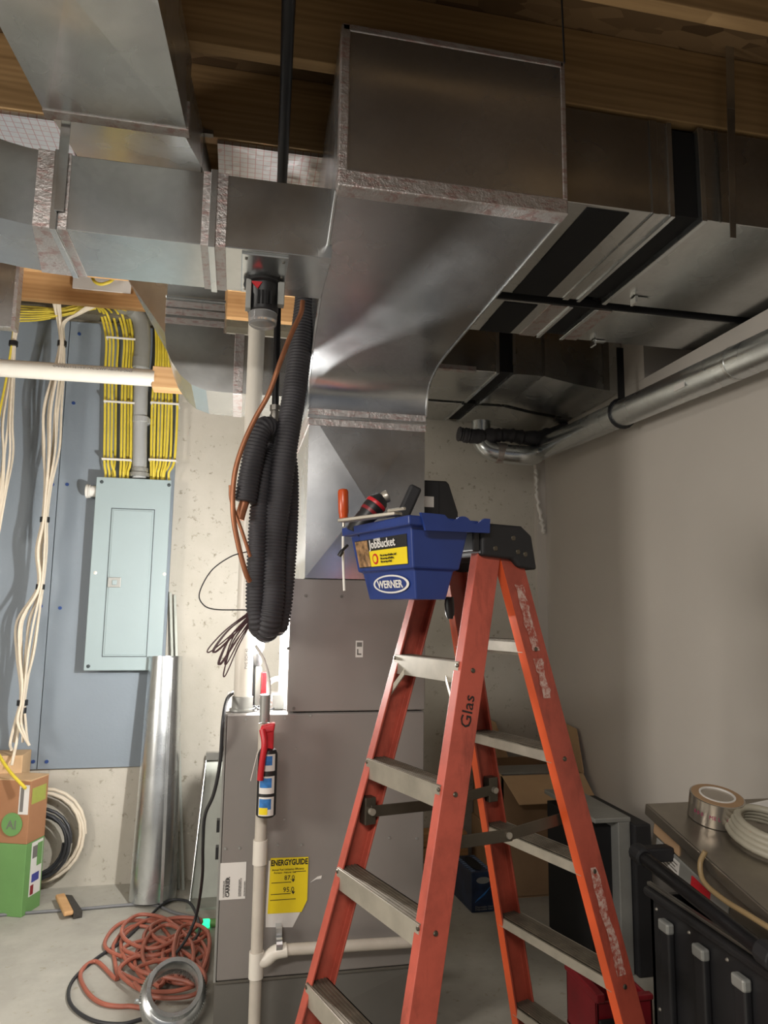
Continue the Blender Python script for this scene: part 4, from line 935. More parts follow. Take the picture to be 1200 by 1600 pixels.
text('LADDER', m_lab, frame(face_pt(.42, 1.6785) - ey * .003, xd, ud, xd.cross(ud)), .009, lb)
for k in range(3): text('Fits on top of ladder, holds tools'[:26 - 4 * k], m_ink, frame(face_pt(.50, 1.637 - .008 * k) - ey * .0042, xd, ud, xd.cross(ud)), .008, lb)
def disc(s, z, r, m, nm, par, off, sx=1.0, seg=32):
    c = face_pt(s, z) - ey * off; v = [c + xd * (r * sx * math.cos(2 * math.pi * k / seg)) + ud * (r * math.sin(2 * math.pi * k / seg)) for k in range(seg)]
    return MB().prism(v, ey * .001).build(nm, m, par)
disc(.40, 1.632, .014, m_red, 'round_emblem', lb, .0028); disc(.40, 1.632, .009, m_yel_lab, 'round_emblem', lb, .0036)
lg = disc(.56, 1.566, .024, m_lab, 'logo_oval', bk, .003, 3.7); disc(.56, 1.566, .0195, m_blue, 'logo_field', lg, .0042, 4.0)
ud2 = (face_pt(.5, 1.59) - face_pt(.5, 1.54)).normalized()
text('WERNER', m_lab, frame(face_pt(.56, 1.5565) - ey * .0056, xd, ud2, xd.cross(ud2)), .0275, lg, align='CENTER', sx=1.12, bold=.0006)

# ---- tools in and on the bucket
p = BP(U0 + .030, V0 + .035, 1.60); q = PY(536, 766, p.y); top = Vector((p.x, p.y, PY(536, 764, p.y).z))
q0 = PY(537, 812, 1.985); q1 = PY(536, 764, 1.985)
sc_ = thing('screwdriver', 'screwdriver with fat orange handle standing at the bucket\'s far left', 'screwdriver', q0)
ax_ = (q1 - q0).normalized(); L_ = (q1 - q0).length
MB().lathe(q0, ax_, [(0, .010), (.008, .013), (.014, .0125), (.020, .0145), (L_ - .008, .0150), (L_ - .002, .012), (L_, .006)], 18).build('handle', m_org_hdl, sc_, smooth=True)
MB().cyl(q0, q0 - Vector((0, 0, .02)), .004, 10).build('shaft', m_alu, sc_, smooth=True)
a, b = PY(527, 822, 1.87), PY(616, 806, 1.70)
d_ = (b - a).normalized(); fr2 = frame(a, d_, d_.cross(Vector((0, 0, 1))) * -1, Vector((0, 0, 1)))
lv = thing('aluminium_bar', 'flat worn aluminium bar lying across the rim of the blue bucket', 'metal bar', a)
a.z = max(a.z, 1.729); b.z = max(b.z, 1.731); d_ = (b - a).normalized(); sd_ = Vector((-d_.y, d_.x, 0)).normalized()
MB().hexa([a, b, b + sd_ * .03, a + sd_ * .03], [p + Vector((0, 0, .009)) for p in (a, b, b + sd_ * .03, a + sd_ * .03)]).build('bar_body', m_alu, lv, bevel=.002)
MB().tube([a.lerp(b, .9) + Vector((0, -.002, .012)), b + d_ * .035 + Vector((0, 0, .012))], .004, 10).build('hook_wire', m_alu, lv)
# drill
q0 = PY(578, 800, 1.93); q1 = PY(602, 770, 1.93); ax_ = (q1 - q0).normalized()
dl = thing('cordless_drill', 'black and red cordless drill standing in the bucket behind the metal bar', 'drill', q0 - Vector((0, 0, .08)))
MB().lathe(q0 - ax_ * .075, ax_, [(0, .022), (.02, .027), (.06, .026), (.085, .030), (.115, .028), (.130, .018), (.133, .008)], 22).build('body', m_blk, dl, smooth=True)
MB().lathe(q0 + ax_ * .022, ax_, [(0, .0300), (.006, .0312), (.010, .0300)], 22).build('band', m_red, dl, smooth=True)
MB().lathe(q0 - ax_ * .005, ax_, [(0, .0285), (.006, .0292), (.012, .0290)], 22).build('band', m_red_dk, dl, smooth=True)
MB().lathe(q1 - ax_ * .016 + Vector((.004, -.004, -.002)), Vector((.9, -.2, .4)), [(-.01, .010), (0, .016), (.008, .018), (.014, .017), (.016, .012)], 20).build('collar', m_alu, dl, smooth=True)
# black flat pry tool / phone case
q0 = PY(630, 806, 1.83); q1 = PY(652, 757, 1.83); ax_ = (q1 - q0).normalized(); sdv = Vector((ax_.z, 0, -ax_.x))
fr2 = frame(q0 - ax_ * .035, sdv, Vector((0, 1, 0)), ax_)
tag(MB().box(-.018, .016, -.012, .012, 0, .122, fr2).build('black_tool_handle', m_blkrub, bevel=.007, seg=3), 'flat black rubber tool handle leaning out of the bucket near its corner', 'tool')
# white cable & nozzle
tag(MB().tube(cr([PY(536, 838, 1.905), PY(536, 870, 1.905), PY(537, 900, 1.905), PY(538, 923, 1.905)], 4), .0035, 8).build('white_cord', m_white, smooth=True), 'white cord dangling from the left corner of the blue bucket', 'cord')
tag(MB().tube([PY(530, 869, 1.88), PY(534, 862, 1.88), PY(535, 860, 1.88), PY(543, 852, 1.89)], lambda i, n: (.006, .0065, .004, .004)[i], 10).build('small_probe', m_blk, smooth=True), 'small black probe hanging at the left side of the blue bucket', 'probe')
q = PY(702, 944, 1.96)
kn_ = thing('utility_knife', 'black handled tool hanging below the blue bucket between the ladder rails', 'knife', q)
MB().tube([q + Vector((0, 0, .02)), q, PY(703, 960, 1.96), PY(703, 967, 1.96)], lambda i, n: (.012, .014, .013, .008)[i], 14).build('handle', m_blk, kn_, smooth=True)

# ================================================================== LEFT FLOOR AREA
# round galvanized pipe leaning
c0 = PZ(239, 1398, 0); c0.y = min(c0.y, 4.12); rad = .128
c0 = Vector((PY(239, 1400, 4.10).x, 4.10, 0)); c1_ = PY(259, 1026, 4.20)
gp2 = thing('round_duct_pipe', 'tall shiny round galvanized pipe standing on end against the wall', 'pipe', c0)
ax_ = (c1_ - c0).normalized()
def ringp(c, r): 
    a_ = ax_.cross(Vector((0, 1, 0))).normalized(); b_ = ax_.cross(a_); return [c + a_ * (r * math.cos(2 * math.pi * k / 48)) + b_ * (r * math.sin(2 * math.pi * k / 48)) for k in range(48)]
MB().loft([ringp(c0 + Vector((0, 0, .01)), .118), ringp(c1_, .088), ringp(c1_, .084), ringp(c0 + Vector((0, 0, .01)), .114), ringp(c0 + Vector((0, 0, .01)), .118)], cap=False).build('pipe_shell', m_galv_b, gp2, smooth=True)
MB().hexa([c0 + Vector((.045, -.112, .01)), c0 + Vector((.060, -.112, .01)), c0 + Vector((.060, -.106, .01)), c0 + Vector((.045, -.106, .01))], [c1_ + Vector((.034, -.085, 0)), c1_ + Vector((.046, -.085, 0)), c1_ + Vector((.046, -.078, 0)), c1_ + Vector((.034, -.078, 0))]).build('lock_seam', m_galv, gp2)
MB().loft([ringp(c1_ - ax_ * .012, .0895), ringp(c1_ + ax_ * .002, .0890), ringp(c1_ + ax_ * .002, .084), ringp(c1_ - ax_ * .012, .084)], cap=False).build('rim', m_galv_b, gp2, smooth=True)
# steel strips behind it
def stick(p0, p1, w, d, label, nm='steel_strip', m=m_chan):
    p0 = Vector(p0); p1 = Vector(p1); w *= .5; a = (p1 - p0).normalized(); x = Vector((1, 0, 0)); x = (x - a * x.dot(a)).normalized(); y = a.cross(x)
    mb = MB(); mb.hexa([p0, p0 + x * w, p0 + x * w + y * .003, p0 + y * .003], [p1, p1 + x * w, p1 + x * w + y * .003, p1 + y * .003])
    mb.hexa([p0, p0 + x * .003, p0 + x * .003 + y * d, p0 + y * d], [p1, p1 + x * .003, p1 + x * .003 + y * d, p1 + y * d])
    return tag(mb.build(nm, m, bevel=.0005), label, 'metal strip')
stick((PY(277, 1392, 4.22).x, 4.22, .0), PY(264, 926, 4.31), .03, .02, 'long thin steel strip rising behind the tall round pipe, left one')
stick((PY(284, 1392, 4.20).x, 4.20, .0), PY(271, 930, 4.32), .03, .02, 'long thin steel strip rising behind the tall round pipe, right one')
# leaning sheet metal channel
A = PZ(300, 1388, 0); A.y = 4.05; A = Vector((PY(297, 1385, 4.05).x, 4.05, 0)); B = PY(322, 1186, 4.28)
shm = thing('metal_channel', 'folded sheet metal channel leaning on the wall left of the furnace', 'sheet metal', A)
wd_ = .21
MB().hexa([A, A + Vector((wd_, 0, 0)), A + Vector((wd_, .004, 0)), A + Vector((0, .004, 0))], [B, B + Vector((wd_ * .8, 0, 0)), B + Vector((wd_ * .8, .004, 0)), B + Vector((0, .004, 0))]).build('web', m_chan, shm)
MB().hexa([A, A + Vector((.004, 0, 0)), A + Vector((.004, -.05, 0)), A + Vector((0, -.05, 0))], [B, B + Vector((.004, 0, 0)), B + Vector((.004, -.05, 0)), B + Vector((0, -.05, 0))]).build('flange', m_galv, shm)
MB().box(A.x - .01, A.x + wd_, 3.92, 4.05, .0, .012).build('foot_flange', m_chan, shm)
MB().box(B.x + .0, B.x + wd_ * .8, B.y - .035, B.y + .004, B.z, B.z + .04).build('end_tab', m_galv, shm)

# boxes
def boxthing(P, h, name, label, m, cat='box'):
    pass
f0 = PZ(32, 1423, 0); f1_ = PZ(62, 1402, 0)
f0 = Vector((PY(34, 1420, 3.98).x, 3.98, 0)); f1_ = Vector((PY(63, 1400, 4.12).x, 4.12, 0))
dxv = (f1_ - f0); perp = Vector((-dxv.y, dxv.x, 0)).normalized() ; perp = perp if perp.x < 0 else -perp
wide = .42; hB = PY(47, 1221, 3.98).z
c3 = [f0 + perp * wide, f0, f1_, f1_ + perp * wide]
gb = thing('carton', 'tall cardboard carton, brown above and green below, at the lower left', 'box', (f0 + f1_) / 2 + perp * wide / 2)
zg = PY(36, 1320, 3.98).z
MB().hexa([p + Vector((0, 0, zg)) for p in c3], [p + Vector((0, 0, hB)) for p in c3]).build('upper_half', m_kraft, gb, bevel=.003)
MB().hexa([p for p in c3], [p + Vector((0, 0, zg - .0005)) for p in c3]).build('lower_half', m_green, gb, bevel=.003)
MB().hexa([p + Vector((0, 0, hB)) for p in c3], [p + Vector((0, 0, hB + .006)) for p in c3]).build('top_flap', m_kraft_l, gb)
def onface(P0, P1, s0, s1, z0, z1, m, nm, off=.001):
    d = (P1 - P0); n_ = Vector((d.y, -d.x, 0)).normalized(); n_ = n_ if n_.dot(CAM - P0) > 0 else -n_
    a = P0 + d * s0 + n_ * off; b = P0 + d * s1 + n_ * off
    return MB().hexa([Vector((a.x, a.y, z0)), Vector((b.x, b.y, z0)), Vector((b.x, b.y, z0)) - n_ * .0015, Vector((a.x, a.y, z0)) - n_ * .0015], [Vector((a.x, a.y, z1)), Vector((b.x, b.y, z1)), Vector((b.x, b.y, z1)) - n_ * .0015, Vector((a.x, a.y, z1)) - n_ * .0015]).build(nm, m, gb)
rf = (f0, f1_)
onface(*rf, .10, .88, hB * .82, hB * .94, plain('olive_print', '9aa04a', .6), 'printed_patch')
onface(*rf, .30, .92, hB * .12, hB * .52, m_lab, 'shipping_label')
onface(*rf, .36, .60, hB * .40, hB * .49, m_ink_g, 'barcode', .003); onface(*rf, .40, .78, hB * .22, hB * .28, plain('label_blue', '3a3f8a', .6), 'printed_patch', .003); onface(*rf, .36, .52, hB * .13, hB * .20, m_red_dk, 'printed_patch', .003); onface(*rf, .62, .88, hB * .33, hB * .50, m_green, 'printed_patch', .003)
lf = (f0 + perp * wide, f0)
onface(*lf, .86, .985, hB * .75, hB * .97, m_lab, 'small_label'); onface(*lf, .88, .92, hB * .77, hB * .95, m_ink_g, 'barcode', .003)
n_ = Vector((0, -1, 0)); cc3 = f0 + perp * .085 + Vector((0, -.004, PY(23, 1290, 3.98).z))
fn_ = (-dxv).normalized(); 
v = [cc3 + perp * (.055 * math.cos(2 * math.pi * k / 28)) + Vector((0, 0, .055 * math.sin(2 * math.pi * k / 28))) + fn_ * .003 for k in range(28)]
MB().prism(v, -fn_ * .003).build('round_print', m_green, gb)
text('AI', m_ink_g, frame(cc3 - perp * -.028 + fn_ * .0045 + Vector((0, 0, -.022)), -perp, (0, 0, 1), fn_), .06, gb)
# small box behind
p0 = PY(44, 1182, 4.26); 
tag(MB().box(p0.x - .32, p0.x, 4.155, 4.32, 0, PY(20, 1178, 4.2).z).build('small_carton', m_kraft_l, bevel=.003), 'plain brown carton standing behind the green and brown one', 'box')
# coils of cable behind
def coil(cx_, cz_, y_, r0, n_, m, rr, nm, label, grp=None, ax=1.0):
    pts = []
    for i in range(n_ * 24 + 1):
        t = 2 * math.pi * i / 24; w = r0 - .010 * (i / 24) * .8 + .006 * math.sin(i * .37)
        pts.append((cx_ + ax * w * math.cos(t), y_ + .012 * math.sin(i * .21), cz_ + w * math.sin(t)))
    return tag(MB().tube(pts, rr, 8).build(nm, m, smooth=True), label, 'cable', grp)
q = PY(58, 1308, 4.27)
coil(q.x, q.z, 4.29, .235, 3, m_cream, .009, 'cable_coil', 'coil of white cable leaning on the wall behind the tall carton')
coil(q.x, q.z - .03, 4.24, .175, 4, m_cord_bk, .009, 'cable_coil', 'coil of black cable inside the white one behind the carton')
# brush
a = PZ(86, 1382, 0); b = PZ(106, 1414, 0); 
a = Vector((PY(86, 1385, 4.12).x, 4.14, .02)); b = Vector((PY(104, 1412, 3.95).x, 3.90, .02))
br = thing('hand_brush', 'wooden hand brush with dark bristles lying on the concrete floor', 'brush', (a + b) / 2)
d_ = (b - a).normalized(); s_ = Vector((d_.y, -d_.x, 0)); s_ = s_ if s_.x > 0 else -s_
MB().hexa([a, b, b + s_ * .045, a + s_ * .045], [p + Vector((0, 0, .022)) for p in (a, b, b + s_ * .045, a + s_ * .045)]).build('wooden_back', m_block, br, bevel=.008, seg=3)
m_ = a.lerp(b, .1); MB().hexa([m_ + s_ * .045 - Vector((0, 0, .018)), b + s_ * .045 - Vector((0, 0, .018)), b + s_ * .085 - Vector((0, 0, .018)), m_ + s_ * .075 - Vector((0, 0, .018))], [m_ + s_ * .045 + Vector((0, 0, .02)), b + s_ * .045 + Vector((0, 0, .02)), b + s_ * .085 + Vector((0, 0, .012)), m_ + s_ * .075 + Vector((0, 0, .012))]).build('bristles', m_bristle, br)
# cords
def fl_(x, y, z=.008): p = PZ(x, y, z); return p
tag(MB().tube(cr([fl_(-30, 1432), fl_(60, 1425), fl_(130, 1420), fl_(200, 1414), fl_(240, 1414), fl_(272, 1426), fl_(306, 1434), fl_(314, 1440)], 8), .0075, 10).build('extension_cord', m_cord_gy, smooth=True), 'grey cord crossing the floor from left edge to the lit green plug', 'cord')
pg = fl_(322, 1442, .02)
pgt = thing('lit_plug', 'glowing green cord plug on the floor beside the furnace', 'plug', pg)
MB().lathe(pg - Vector((.03, 0, 0)), (1, -.15, 0), [(0, .010), (.01, .018), (.04, .020), (.05, .016)], 14).build('lit_body', m_greenled, pgt, smooth=True)
MB().lathe(pg + Vector((.018, -.003, 0)), (1, -.15, 0), [(0, .018), (.03, .018), (.04, .010)], 14).build('socket', m_green, pgt, smooth=True)
# black cord: down the furnace side, into a wide loop on the floor
pts = [PY(364, 1082, 2.75), PY(354, 1095, 2.68), PY(348, 1130, 2.62), PY(344, 1190, 2.66), PY(334, 1240, 2.75), PY(320, 1275, 2.85), PY(317, 1320, 2.95), PY(316, 1370, 3.15), PY(308, 1425, 3.45), PY(294, 1462, 3.42), PY(275, 1490, 3.35), fl_(258, 1510, .03)]
tag(MB().tube(cr(pts, 8), .0065, 10).build('power_cord', m_cord_bk, smooth=True), 'black cord hanging down along the furnace into the cord pile', 'cord')
pts = [fl_(300, 1475, .03), fl_(312, 1450, .05), fl_(300, 1415, .05), fl_(283, 1406, .03), fl_(258, 1410, .02), fl_(225, 1440), fl_(195, 1468), fl_(150, 1498), fl_(115, 1530), fl_(107, 1558), fl_(120, 1580), fl_(150, 1596), fl_(190, 1600), fl_(222, 1592)]
tag(MB().tube(cr(pts, 8), .0068, 10).build('power_cord', m_cord_bk, smooth=True), 'dark cord making a wide loop on the floor around the orange cord pile', 'cord')
# orange cord pile: one long tangled cord
loops = [(215, 1468, 50, 30), (250, 1480, 62, 42), (262, 1500, 55, 36), (275, 1470, 52, 36), (240, 1500, 48, 34), (290, 1500, 38, 40), (255, 1520, 66, 30), (280, 1455, 46, 22), (232, 1455, 46, 26), (262, 1490, 40, 46), (300, 1490, 32, 46), (268, 1530, 58, 30)]
pts = []; k = 0
for li, (cx_, cy_, rx_, ry_) in enumerate(loops):
    for j in range(9):
        t = 2 * math.pi * (j / 9) + li * .9; k += 1
        x_ = min(326, cx_ + rx_ * math.cos(t) * random.uniform(.9, 1.08)); y_ = cy_ + ry_ * math.sin(t) * random.uniform(.9, 1.1)
        pts.append(fl_(x_, y_, .010 + .004 * li + .010 * random.random()))
pts = [fl_(246, 1450, .01), fl_(205, 1448, .01), fl_(178, 1475, .01), fl_(180, 1505, .01), fl_(182, 1530, .01), fl_(150, 1502, .01), fl_(126, 1520, .01), fl_(135, 1548, .01), fl_(160, 1568, .01), fl_(200, 1572, .01), fl_(240, 1562, .015)] + pts
P_ = [p for p in pts if p.x < fx0 - .03 or p.y > 9]
tag(MB().tube(cr(P_, 6), .0085, 8).build('orange_cord', m_cord, smooth=True), 'long dusty orange extension cord tangled in a pile on the floor', 'cord')
# crimped round collar
c_ = Vector((PY(270, 1578, 2.86).x, 2.86, .135))
rc = thing('duct_collar', 'crimped round galvanized duct collar lying on the floor by the cord pile', 'duct fitting', c_ - Vector((0, 0, .135)))
ax_ = Vector((.10, -.62, .66)).normalized(); a_ = ax_.cross(Vector((0, 0, 1))).normalized(); b_ = ax_.cross(a_)
N = 168
def cring(h, r, cr_=0): return [c_ + ax_ * h + a_ * ((r + (cr_ if k % 2 else 0)) * math.cos(2 * math.pi * k / N)) + b_ * ((r + (cr_ if k % 2 else 0)) * math.sin(2 * math.pi * k / N)) for k in range(N)]
MB().loft([cring(-.095, .100, .007), cring(-.012, .110, .007), cring(.0, .110), cring(.0, .108), cring(-.012, .106, .007), cring(-.095, .096, .007), cring(-.095, .100, .007)], cap=False).build('crimped_band', m_galv_b, rc)
MB().loft([cring(.0, .110), cring(.006, .104), cring(.010, .094), cring(.052, .094), cring(.056, .096), cring(.056, .082), cring(.052, .080), cring(.0, .080), cring(-.004, .104), cring(.0, .110)], cap=False).build('ring', m_galv_b, rc, smooth=True)
q = c_ - a_ * -.0 + b_ * 0; tb = c_ + ax_ * (-.02) + (a_ * (-.112) if (a_ * -1).x < 0 else a_ * .112)
MB().box(-.02, .02, -.012, .012, -.004, .004, frame(tb, (1, 0, 0), (0, 1, 0))).build('tab', m_galv, rc, bevel=.003)

# ================================================================== BACK RIGHT
# open cardboard box
by = 3.80
Lx = PY(786, 1430, by).x; Rx = min(PY(925, 1420, by).x, XW - .04); ztp = PY(800, 1256, by - .02).z; zfl = PY(800, 1212, by).z
ob_ = thing('open_carton', 'big open cardboard box with bent flaps in the back right corner', 'box', ((Lx + Rx) / 2, 4.1, 0))
Ytop = zfl
for (x0_, x1_, y0_, y1_) in ((Lx, Rx, by, by + .01), (Lx, Rx, YB - .08, YB - .07), (Lx, Lx + .01, by, YB - .07), (Rx - .01, Rx, by, YB - .07)):
    MB().box(x0_, x1_, y0_, y1_, .006, Ytop).build('wall_panel', m_kraft_d, ob_)
MB().box(Lx, Rx, by, YB - .07, .0, .008).build('bottom', m_kraft_d, ob_)
def flap(pts, off=(0, .006, 0)): MB().prism(pts, off).build('flap', m_kraft_l, ob_)
flap([PY(785, 1212, by - .004), PY(905, 1210, by - .004), PY(935, 1248, by - .14), PY(908, 1256, by - .14), PY(806, 1254, by - .14)] if False else [(Lx, by - .004, Ytop), (Rx, by - .004, Ytop), (Rx + .02, by - .12, Ytop - .12), (Lx + .05, by - .12, Ytop - .12)])
flap([(Lx - .004, by + .0, Ytop), (Lx - .004, YB - .08, Ytop), (Lx - .10, YB - .10, Ytop + .18), (Lx - .13, by + .08, Ytop + .14)], (.006, 0, 0))
flap([(Lx, YB - .085, Ytop), (Lx + .22, YB - .085, Ytop), (Lx + .16, YB - .03, Ytop + .20), (Lx + .02, YB - .03, Ytop + .26)])
flap([(Rx + .002, by, Ytop), (Rx + .002, YB - .08, Ytop), (Rx + .02, YB - .10, Ytop + .24), (Rx + .015, by + .10, Ytop + .22)], (.006, 0, 0))
# contents
for i, (z_, m_c) in enumerate(((Ytop - .13, m_grey_l), (Ytop - .065, m_grey_l))):
    o = MB().box(Lx + .03, Rx - .04, by + .06 + .04 * i, by + .28 + .02 * i, z_ - .30 * (1 - i), z_ + .055).build('grey_carton', m_c, bevel=.003)
    tag(o, 'long flat grey packed item inside the open cardboard box, ' + ('lower one' if i == 0 else 'upper one'), 'package')
    if i == 0:
        text('A-X9-XX', m_ink, frame((Lx + .16, by + .0585, z_ + .012), (1, 0, 0), (0, 0, 1), (0, -1, 0)), .045, o, bold=.001)
# cardboard sheet leaning near the right wall
q = PY(925, 1150, 4.25)
tag(MB().prism([(XW - .03, 3.95, 0), (XW - .03, 4.30, 0), (XW - .03, 4.31, PY(905, 1122, 4.3).z), (XW - .03, 4.0, PY(930, 1150, 4.0).z - .06)], (.008, 0, 0)).build('cardboard_sheet', m_kraft_d), 'cardboard sheet standing between open box and the right wall', 'cardboard')
# timber boards at the back wall
for i in range(3):
    a = PY(640, 1372, 4.2); z_ = i * .075
    tag(MB().box(.98, PY(726, 1360, 4.2).x + .02, 4.18 + .015 * i, 4.33, z_, z_ + .07).build('timber', m_block, bevel=.003), ('topmost', 'middle', 'lowest')[2 - i] + ' of three boards stacked on the floor along the back wall', 'board')
q = PY(778, 1310, 4.0)
tag(MB().box(PY(771, 1330, 4.0).x, Lx - .012, 4.0, 4.28, 0, PY(780, 1290, 4.0).z).build('narrow_carton', m_kraft_d, bevel=.003), 'narrow brown carton between the blue dispenser box and the open box', 'box')
# blue box
by2 = 3.66; a = PZ(735, 1420, 0); 
f0b = Vector((PY(737, 1420, by2).x, by2, 0)); f1b = Vector((PY(773, 1420, by2).x, by2, 0)); hb = PY(737, 1364, by2).z; dep = Vector((-.02, .26, 0))
nb = thing('dispenser_box', 'glossy dark blue dispenser box with dark opening on top, on the floor', 'box', f0b)
c4 = [f0b, f1b, f1b + dep, f0b + dep]
MB().hexa(c4, [p + Vector((0, 0, hb)) for p in c4]).build('carton_body', m_navy, nb, bevel=.004)
cxb = (f0b + f1b + dep) / 2 + Vector((0, 0, hb + .001))
MB().prism([cxb + Vector((.030 * math.cos(t) - .0 * math.sin(t), .10 * math.sin(t), 0)) for t in [R(15 * k) for k in range(24)]], (0, 0, .002)).build('opening', m_duct_in, nb)
m_stripe = plain('striped_print', '6f86a8', .5)
for k in range(9):
    y_ = .02 + .027 * k
    MB().box(f0b.x + .006 - .02 * y_ / .26, f0b.x + .026 - .02 * y_ / .26, by2 + y_, by2 + y_ + .012, hb, hb + .0015).box(f1b.x - .026 - .02 * y_ / .26, f1b.x - .006 - .02 * y_ / .26, by2 + y_, by2 + y_ + .012, hb, hb + .0015).build('stripe', m_stripe, nb)
cx_ = (f0b.x + f1b.x) / 2
MB().prism([(cx_ + .036 * math.cos(R(15 * k)), by2 - .002, hb * .80 + .016 * math.sin(R(15 * k))) for k in range(24)], (0, .0015, 0)).build('oval_logo', m_grey_l, nb)
MB().prism([(cx_ - .045, by2 - .0015, hb * .25), (cx_ + .005, by2 - .0015, hb * .42), (cx_ + .045, by2 - .0015, hb * .66), (cx_ + .01, by2 - .0015, hb * .50), (cx_ - .03, by2 - .0015, hb * .34)], (0, .001, 0)).build('swoosh_print', m_lblue, nb)
for k in range(2): text('Disposable Nitrile'[:16], m_grey_l, frame((f0b.x + .018, by2 - .003, hb * (.10 - .06 * k) + .004), (1, 0, 0), (0, 0, 1), (0, -1, 0)), .014, nb)

# ================================================================== RIGHT EQUIPMENT
# black case with grey edge
cY = 2.95
e0 = PY(985, 1290, cY); zt_ = PY(985, 1284, cY).z
tc = thing('upright_case', 'upright black case with light grey metal edge behind the machine', 'case', (e0.x, cY + .15, 0))
xg0, xg1, xk1 = PY(966, 1300, cY).x, PY(985, 1300, cY).x, PY(1012, 1300, cY).x
MB().box(xg0, xg1, cY, cY + .50, 0, zt_).build('grey_side', m_grey_l, tc, bevel=.004)
MB().box(xg1 + .002, xk1, cY - .03, cY + .46, 0, zt_ - .004).build('black_side', m_blkrub, tc, bevel=.008)
MB().box(xg0 - .10, xg0 - .002, cY + .06, cY + .50, 0, zt_ - .03).build('inner_panel', m_duct_in, tc, bevel=.003)
MB().box(xg0 - .11, xg1 + .002, cY - .004, cY + .51, zt_, zt_ + .02).build('top_edge', m_grey_l, tc, bevel=.004)
# bin / cart
X0 = 1.24; zr = PX(1015, 1385, X0).z; ybk = PX(1015, 1385, X0).y; y0c = .95
ct = thing('rolling_bin', 'black ribbed rolling bin with a pipe handle at the lower right', 'cart', (1.5, 1.5, 0))
wt = .02
for b_ in ((X0, X0 + wt, y0c, ybk), (XW - .08, XW - .06, y0c, ybk), (X0, XW - .06, ybk - wt, ybk), (X0, XW - .06, y0c, y0c + wt)):
    MB().box(*b_, .06, zr - .02).build('wall_panel', m_blk, ct, bevel=.003)
MB().box(X0, XW - .06, y0c, ybk, .05, .07).build('bottom', m_blk, ct)
MB().box(X0 - .018, X0 + .012, y0c, ybk + .012, zr - .025, zr).build('rim', m_blk, ct, bevel=.010, seg=3)
MB().box(X0 - .004, X0 + .010, y0c, ybk + .01, zr + .001, zr + .012).build('rim_strip', m_steel_dk, ct, bevel=.003)
for k in range(6):
    y_ = ybk - .10 - .155 * k
    MB().box(X0 - .022, X0 - .001, y_ - .022, y_ + .022, .08, zr - .06).build('rib', m_blk, ct, bevel=.007, seg=3)
    MB().box(X0 - .026, X0 - .002, y_ - .024, y_ + .024, zr - .085, zr - .055).build('rib_cap', m_grey_l, ct, bevel=.006)
for k in range(5):
    for z_ in (zr - .05, zr - .32, zr - .5):
        q = Vector((X0 - .001, ybk - .035 - .155 * k, z_)); MB().lathe(q, (-1, 0, 0), [(0, .005), (.004, .003)], 10).build('rivet', m_alu, ct)
h0 = PX(1000, 1335, X0 - .05); h1 = PX(1200, 1492, X0 - .05)
hd = (h1 - h0).normalized()
MB().tube([h0 + hd * .01, h1 + hd * .25], .019, 16).build('handle_bar', m_iron, ct, smooth=True)
for P in (h0, h0.lerp(h1, 1.0)):
    MB().tube([P - hd * .022, P + hd * .028], .027, 14).box(P.x, X0 + .05, P.y - .022, P.y + .022, P.z - .020, P.z + .020).build('handle_bracket', m_blkrub, ct, bevel=.006)
for P in (Vector((X0 + .05, ybk - .1, 0)), Vector((X0 + .05, y0c + .1, 0))):
    MB().lathe(P + Vector((-.02, 0, .03)), (1, 0, 0), [(0, .026), (.002, .030), (.028, .030), (.03, .026)], 18).build('caster', m_blkrub, ct)
# steel machine resting on the bin
XM = 1.27
mA = PX(1008, 1255, XM); mB = PX(1200, 1426, XM); md = (mB - mA).normalized(); mlen = .95; mupv = Vector((0, -md.z, md.y)); mupv = mupv if mupv.z > 0 else -mupv
frm = frame(mA, md, (1, 0, 0), mupv)         # local x along edge toward camera, y to the right, z up
mc = thing('steel_machine', 'stainless steel appliance with control plate resting in the black bin', 'machine', mA)
MB().box(0, mlen, 0, .60, -.035, 0, frm).build('lid', m_stain, mc, bevel=.004)
MB().box(.02, mlen - .02, .022, .57, -.17, -.036, frm).build('body', m_stain, mc, bevel=.003)
MB().box(.03, .16, .018, .023, -.080, -.045, frm).build('nameplate', m_kraft_d, mc)
MB().box(.05, .38, .016, .022, -.165, -.085, frm).build('control_plate', m_grey_l, mc, bevel=.002)
cp = MB().box(.23, .31, .013, .016, -.125, -.095, frm).build('red_display', m_red, mc)
MB().box(.07, .17, .0135, .016, -.155, -.095, frm).build('printed_text_block', m_lab, mc)
for k in range(5): MB().box(.075, .165 - .01 * (k % 2), .0125, .0134, -.105 - .010 * k, -.102 - .010 * k, frm).build('text_line', m_ink_g, mc)
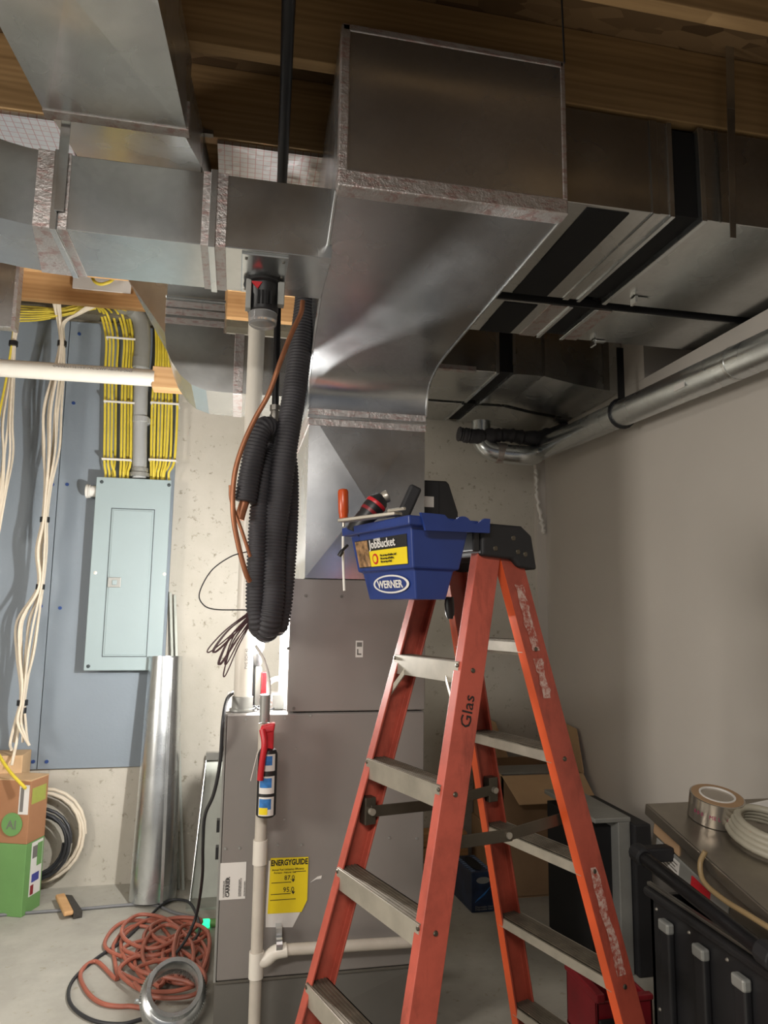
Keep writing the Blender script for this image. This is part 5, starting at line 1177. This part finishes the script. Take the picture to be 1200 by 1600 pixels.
# tape roll
def on_m(px, py, up=0.0):
    # intersection of view ray with the lid plane
    v = ray(px, py); n_ = mupv; t = (mA - CAM).dot(n_) / v.dot(n_); return CAM + v * t + n_ * up
tb_ = on_m(1117, 1279); tp = thing('tape_roll', 'thick roll of shiny foil tape with pink print standing on steel machine', 'tape roll', tb_)
MB().lathe(tb_ + mupv * .001, mupv, [(0, .050), (0, .0745), (.001, .0765), (.070, .0765), (.071, .0745), (.071, .050)], 48).build('tape', m_tapemetal, tp, smooth=True)
MB().loft([[tb_ + mupv * h + (Vector((1, 0, 0)) * math.cos(t) + md * math.sin(t)) * r for t in [2 * math.pi * k / 40 for k in range(40)]] for h, r in ((.0715, .072), (.0735, .072), (.0735, .050), (.0715, .050))], cap=False).build('tape_edge', m_kraft_d, tp)
MB().loft([[tb_ + mupv * h + (Vector((1, 0, 0)) * math.cos(t) + md * math.sin(t)) * r for t in [2 * math.pi * k / 40 for k in range(40)]] for h, r in ((.010, .051), (.076, .051), (.076, .046), (.010, .046))], cap=False).build('core', m_lab, tp, smooth=True)
m_pink = plain('pink_print', 'a04060', .5)
def arc_text(s, h, size, a0, da):
    for i, ch in enumerate(s):
        if ch == ' ': continue
        t = R(a0 + da * i); n_ = (Vector((1, 0, 0)) * math.cos(t) - md * -1 * math.sin(t) * 1); n_ = Vector((1, 0, 0)) * math.cos(t) + md * math.sin(t)
        xdv = mupv.cross(n_).normalized(); text(ch, m_pink, frame(tb_ + mupv * h + n_ * .0772, xdv, mupv, n_), size, tp, 'printed_letter', .0003)
arc_text('TC LEM 000', .028, .016, 95, 9)
# coiled hose on the machine
hc = on_m(1196, 1318, .012); pts = []
for i in range(24 * 4 + 1):
    t = 2 * math.pi * i / 24; w = .092 - .006 * (i / 24); pts.append(hc + (Vector((1, 0, 0)) * math.cos(t) * w * 1.0 + md * math.sin(t) * w * 1.25) + mupv * (.013 * (i / 24)))
tag(MB().tube(pts, .0105, 12).build('coiled_hose', m_hose, smooth=True), 'grey hose coiled on top of the steel machine at right edge', 'hose')
q0 = on_m(1165, 1262); q1 = on_m(1210, 1262); q2 = on_m(1230, 1285); q3 = on_m(1185, 1285)
tag(MB().prism([q0 + mupv * .01, q1 + mupv * .03, q2 + mupv * .004, q3 + mupv * .002], mupv * .001).build('paper_sheet', m_lab), 'white paper lying on the steel machine behind the tape roll', 'paper')
q = PX(1098, 1335, X0 + .02)
tag(MB().tube(cr([PX(1102, 1330, 1.262), PX(1094, 1350, 1.25), PX(1100, 1378, 1.24), PX(1130, 1405, 1.24), PX(1170, 1430, 1.23), PX(1210, 1455, 1.23)], 8), .007, 10).build('tan_tube', m_tan, smooth=True), 'thin tan tube hanging along the front of the steel machine', 'tube')
# red tool caddy
rA = PZ(925, 1600, 0); rx0 = PY(921, 1570, 2.50).x; rx1 = PY(1008, 1570, 2.50).x
rt = thing('red_caddy', 'dark red plastic tool caddy on the floor beneath the ladder\'s lowest visible step', 'tool caddy', ((rx0 + rx1) / 2, 2.55, 0))
zt2 = PY(960, 1542, 2.5).z
for b_ in ((rx0, rx0 + .012, 2.45, 2.68), (rx1 - .012, rx1, 2.45, 2.68), (rx0, rx1, 2.45, 2.462), (rx0, rx1, 2.668, 2.68)):
    MB().box(*b_, 0, zt2 - .02).build('wall_panel', m_red_dk, rt, bevel=.004)
MB().box(rx0, rx1, 2.45, 2.68, 0, .01).build('bottom', m_red_dk, rt)
MB().box(rx0 - .004, rx0 + .03, 2.44, 2.69, zt2 - .02, zt2 + .01).box(rx0 + .06, rx1, 2.44, 2.47, zt2 - .025, zt2 - .005).build('rim', m_red_dk, rt, bevel=.006)
MB().box((rx0 + rx1) / 2 - .01, (rx0 + rx1) / 2 + .004, 2.45, 2.68, 0, zt2 - .03).build('divider', m_red_dk, rt)
MB().box(rx0 + .005, rx0 + .06, 2.436, 2.45, zt2 - .13, zt2 - .07).build('latch', m_blk, rt, bevel=.005)
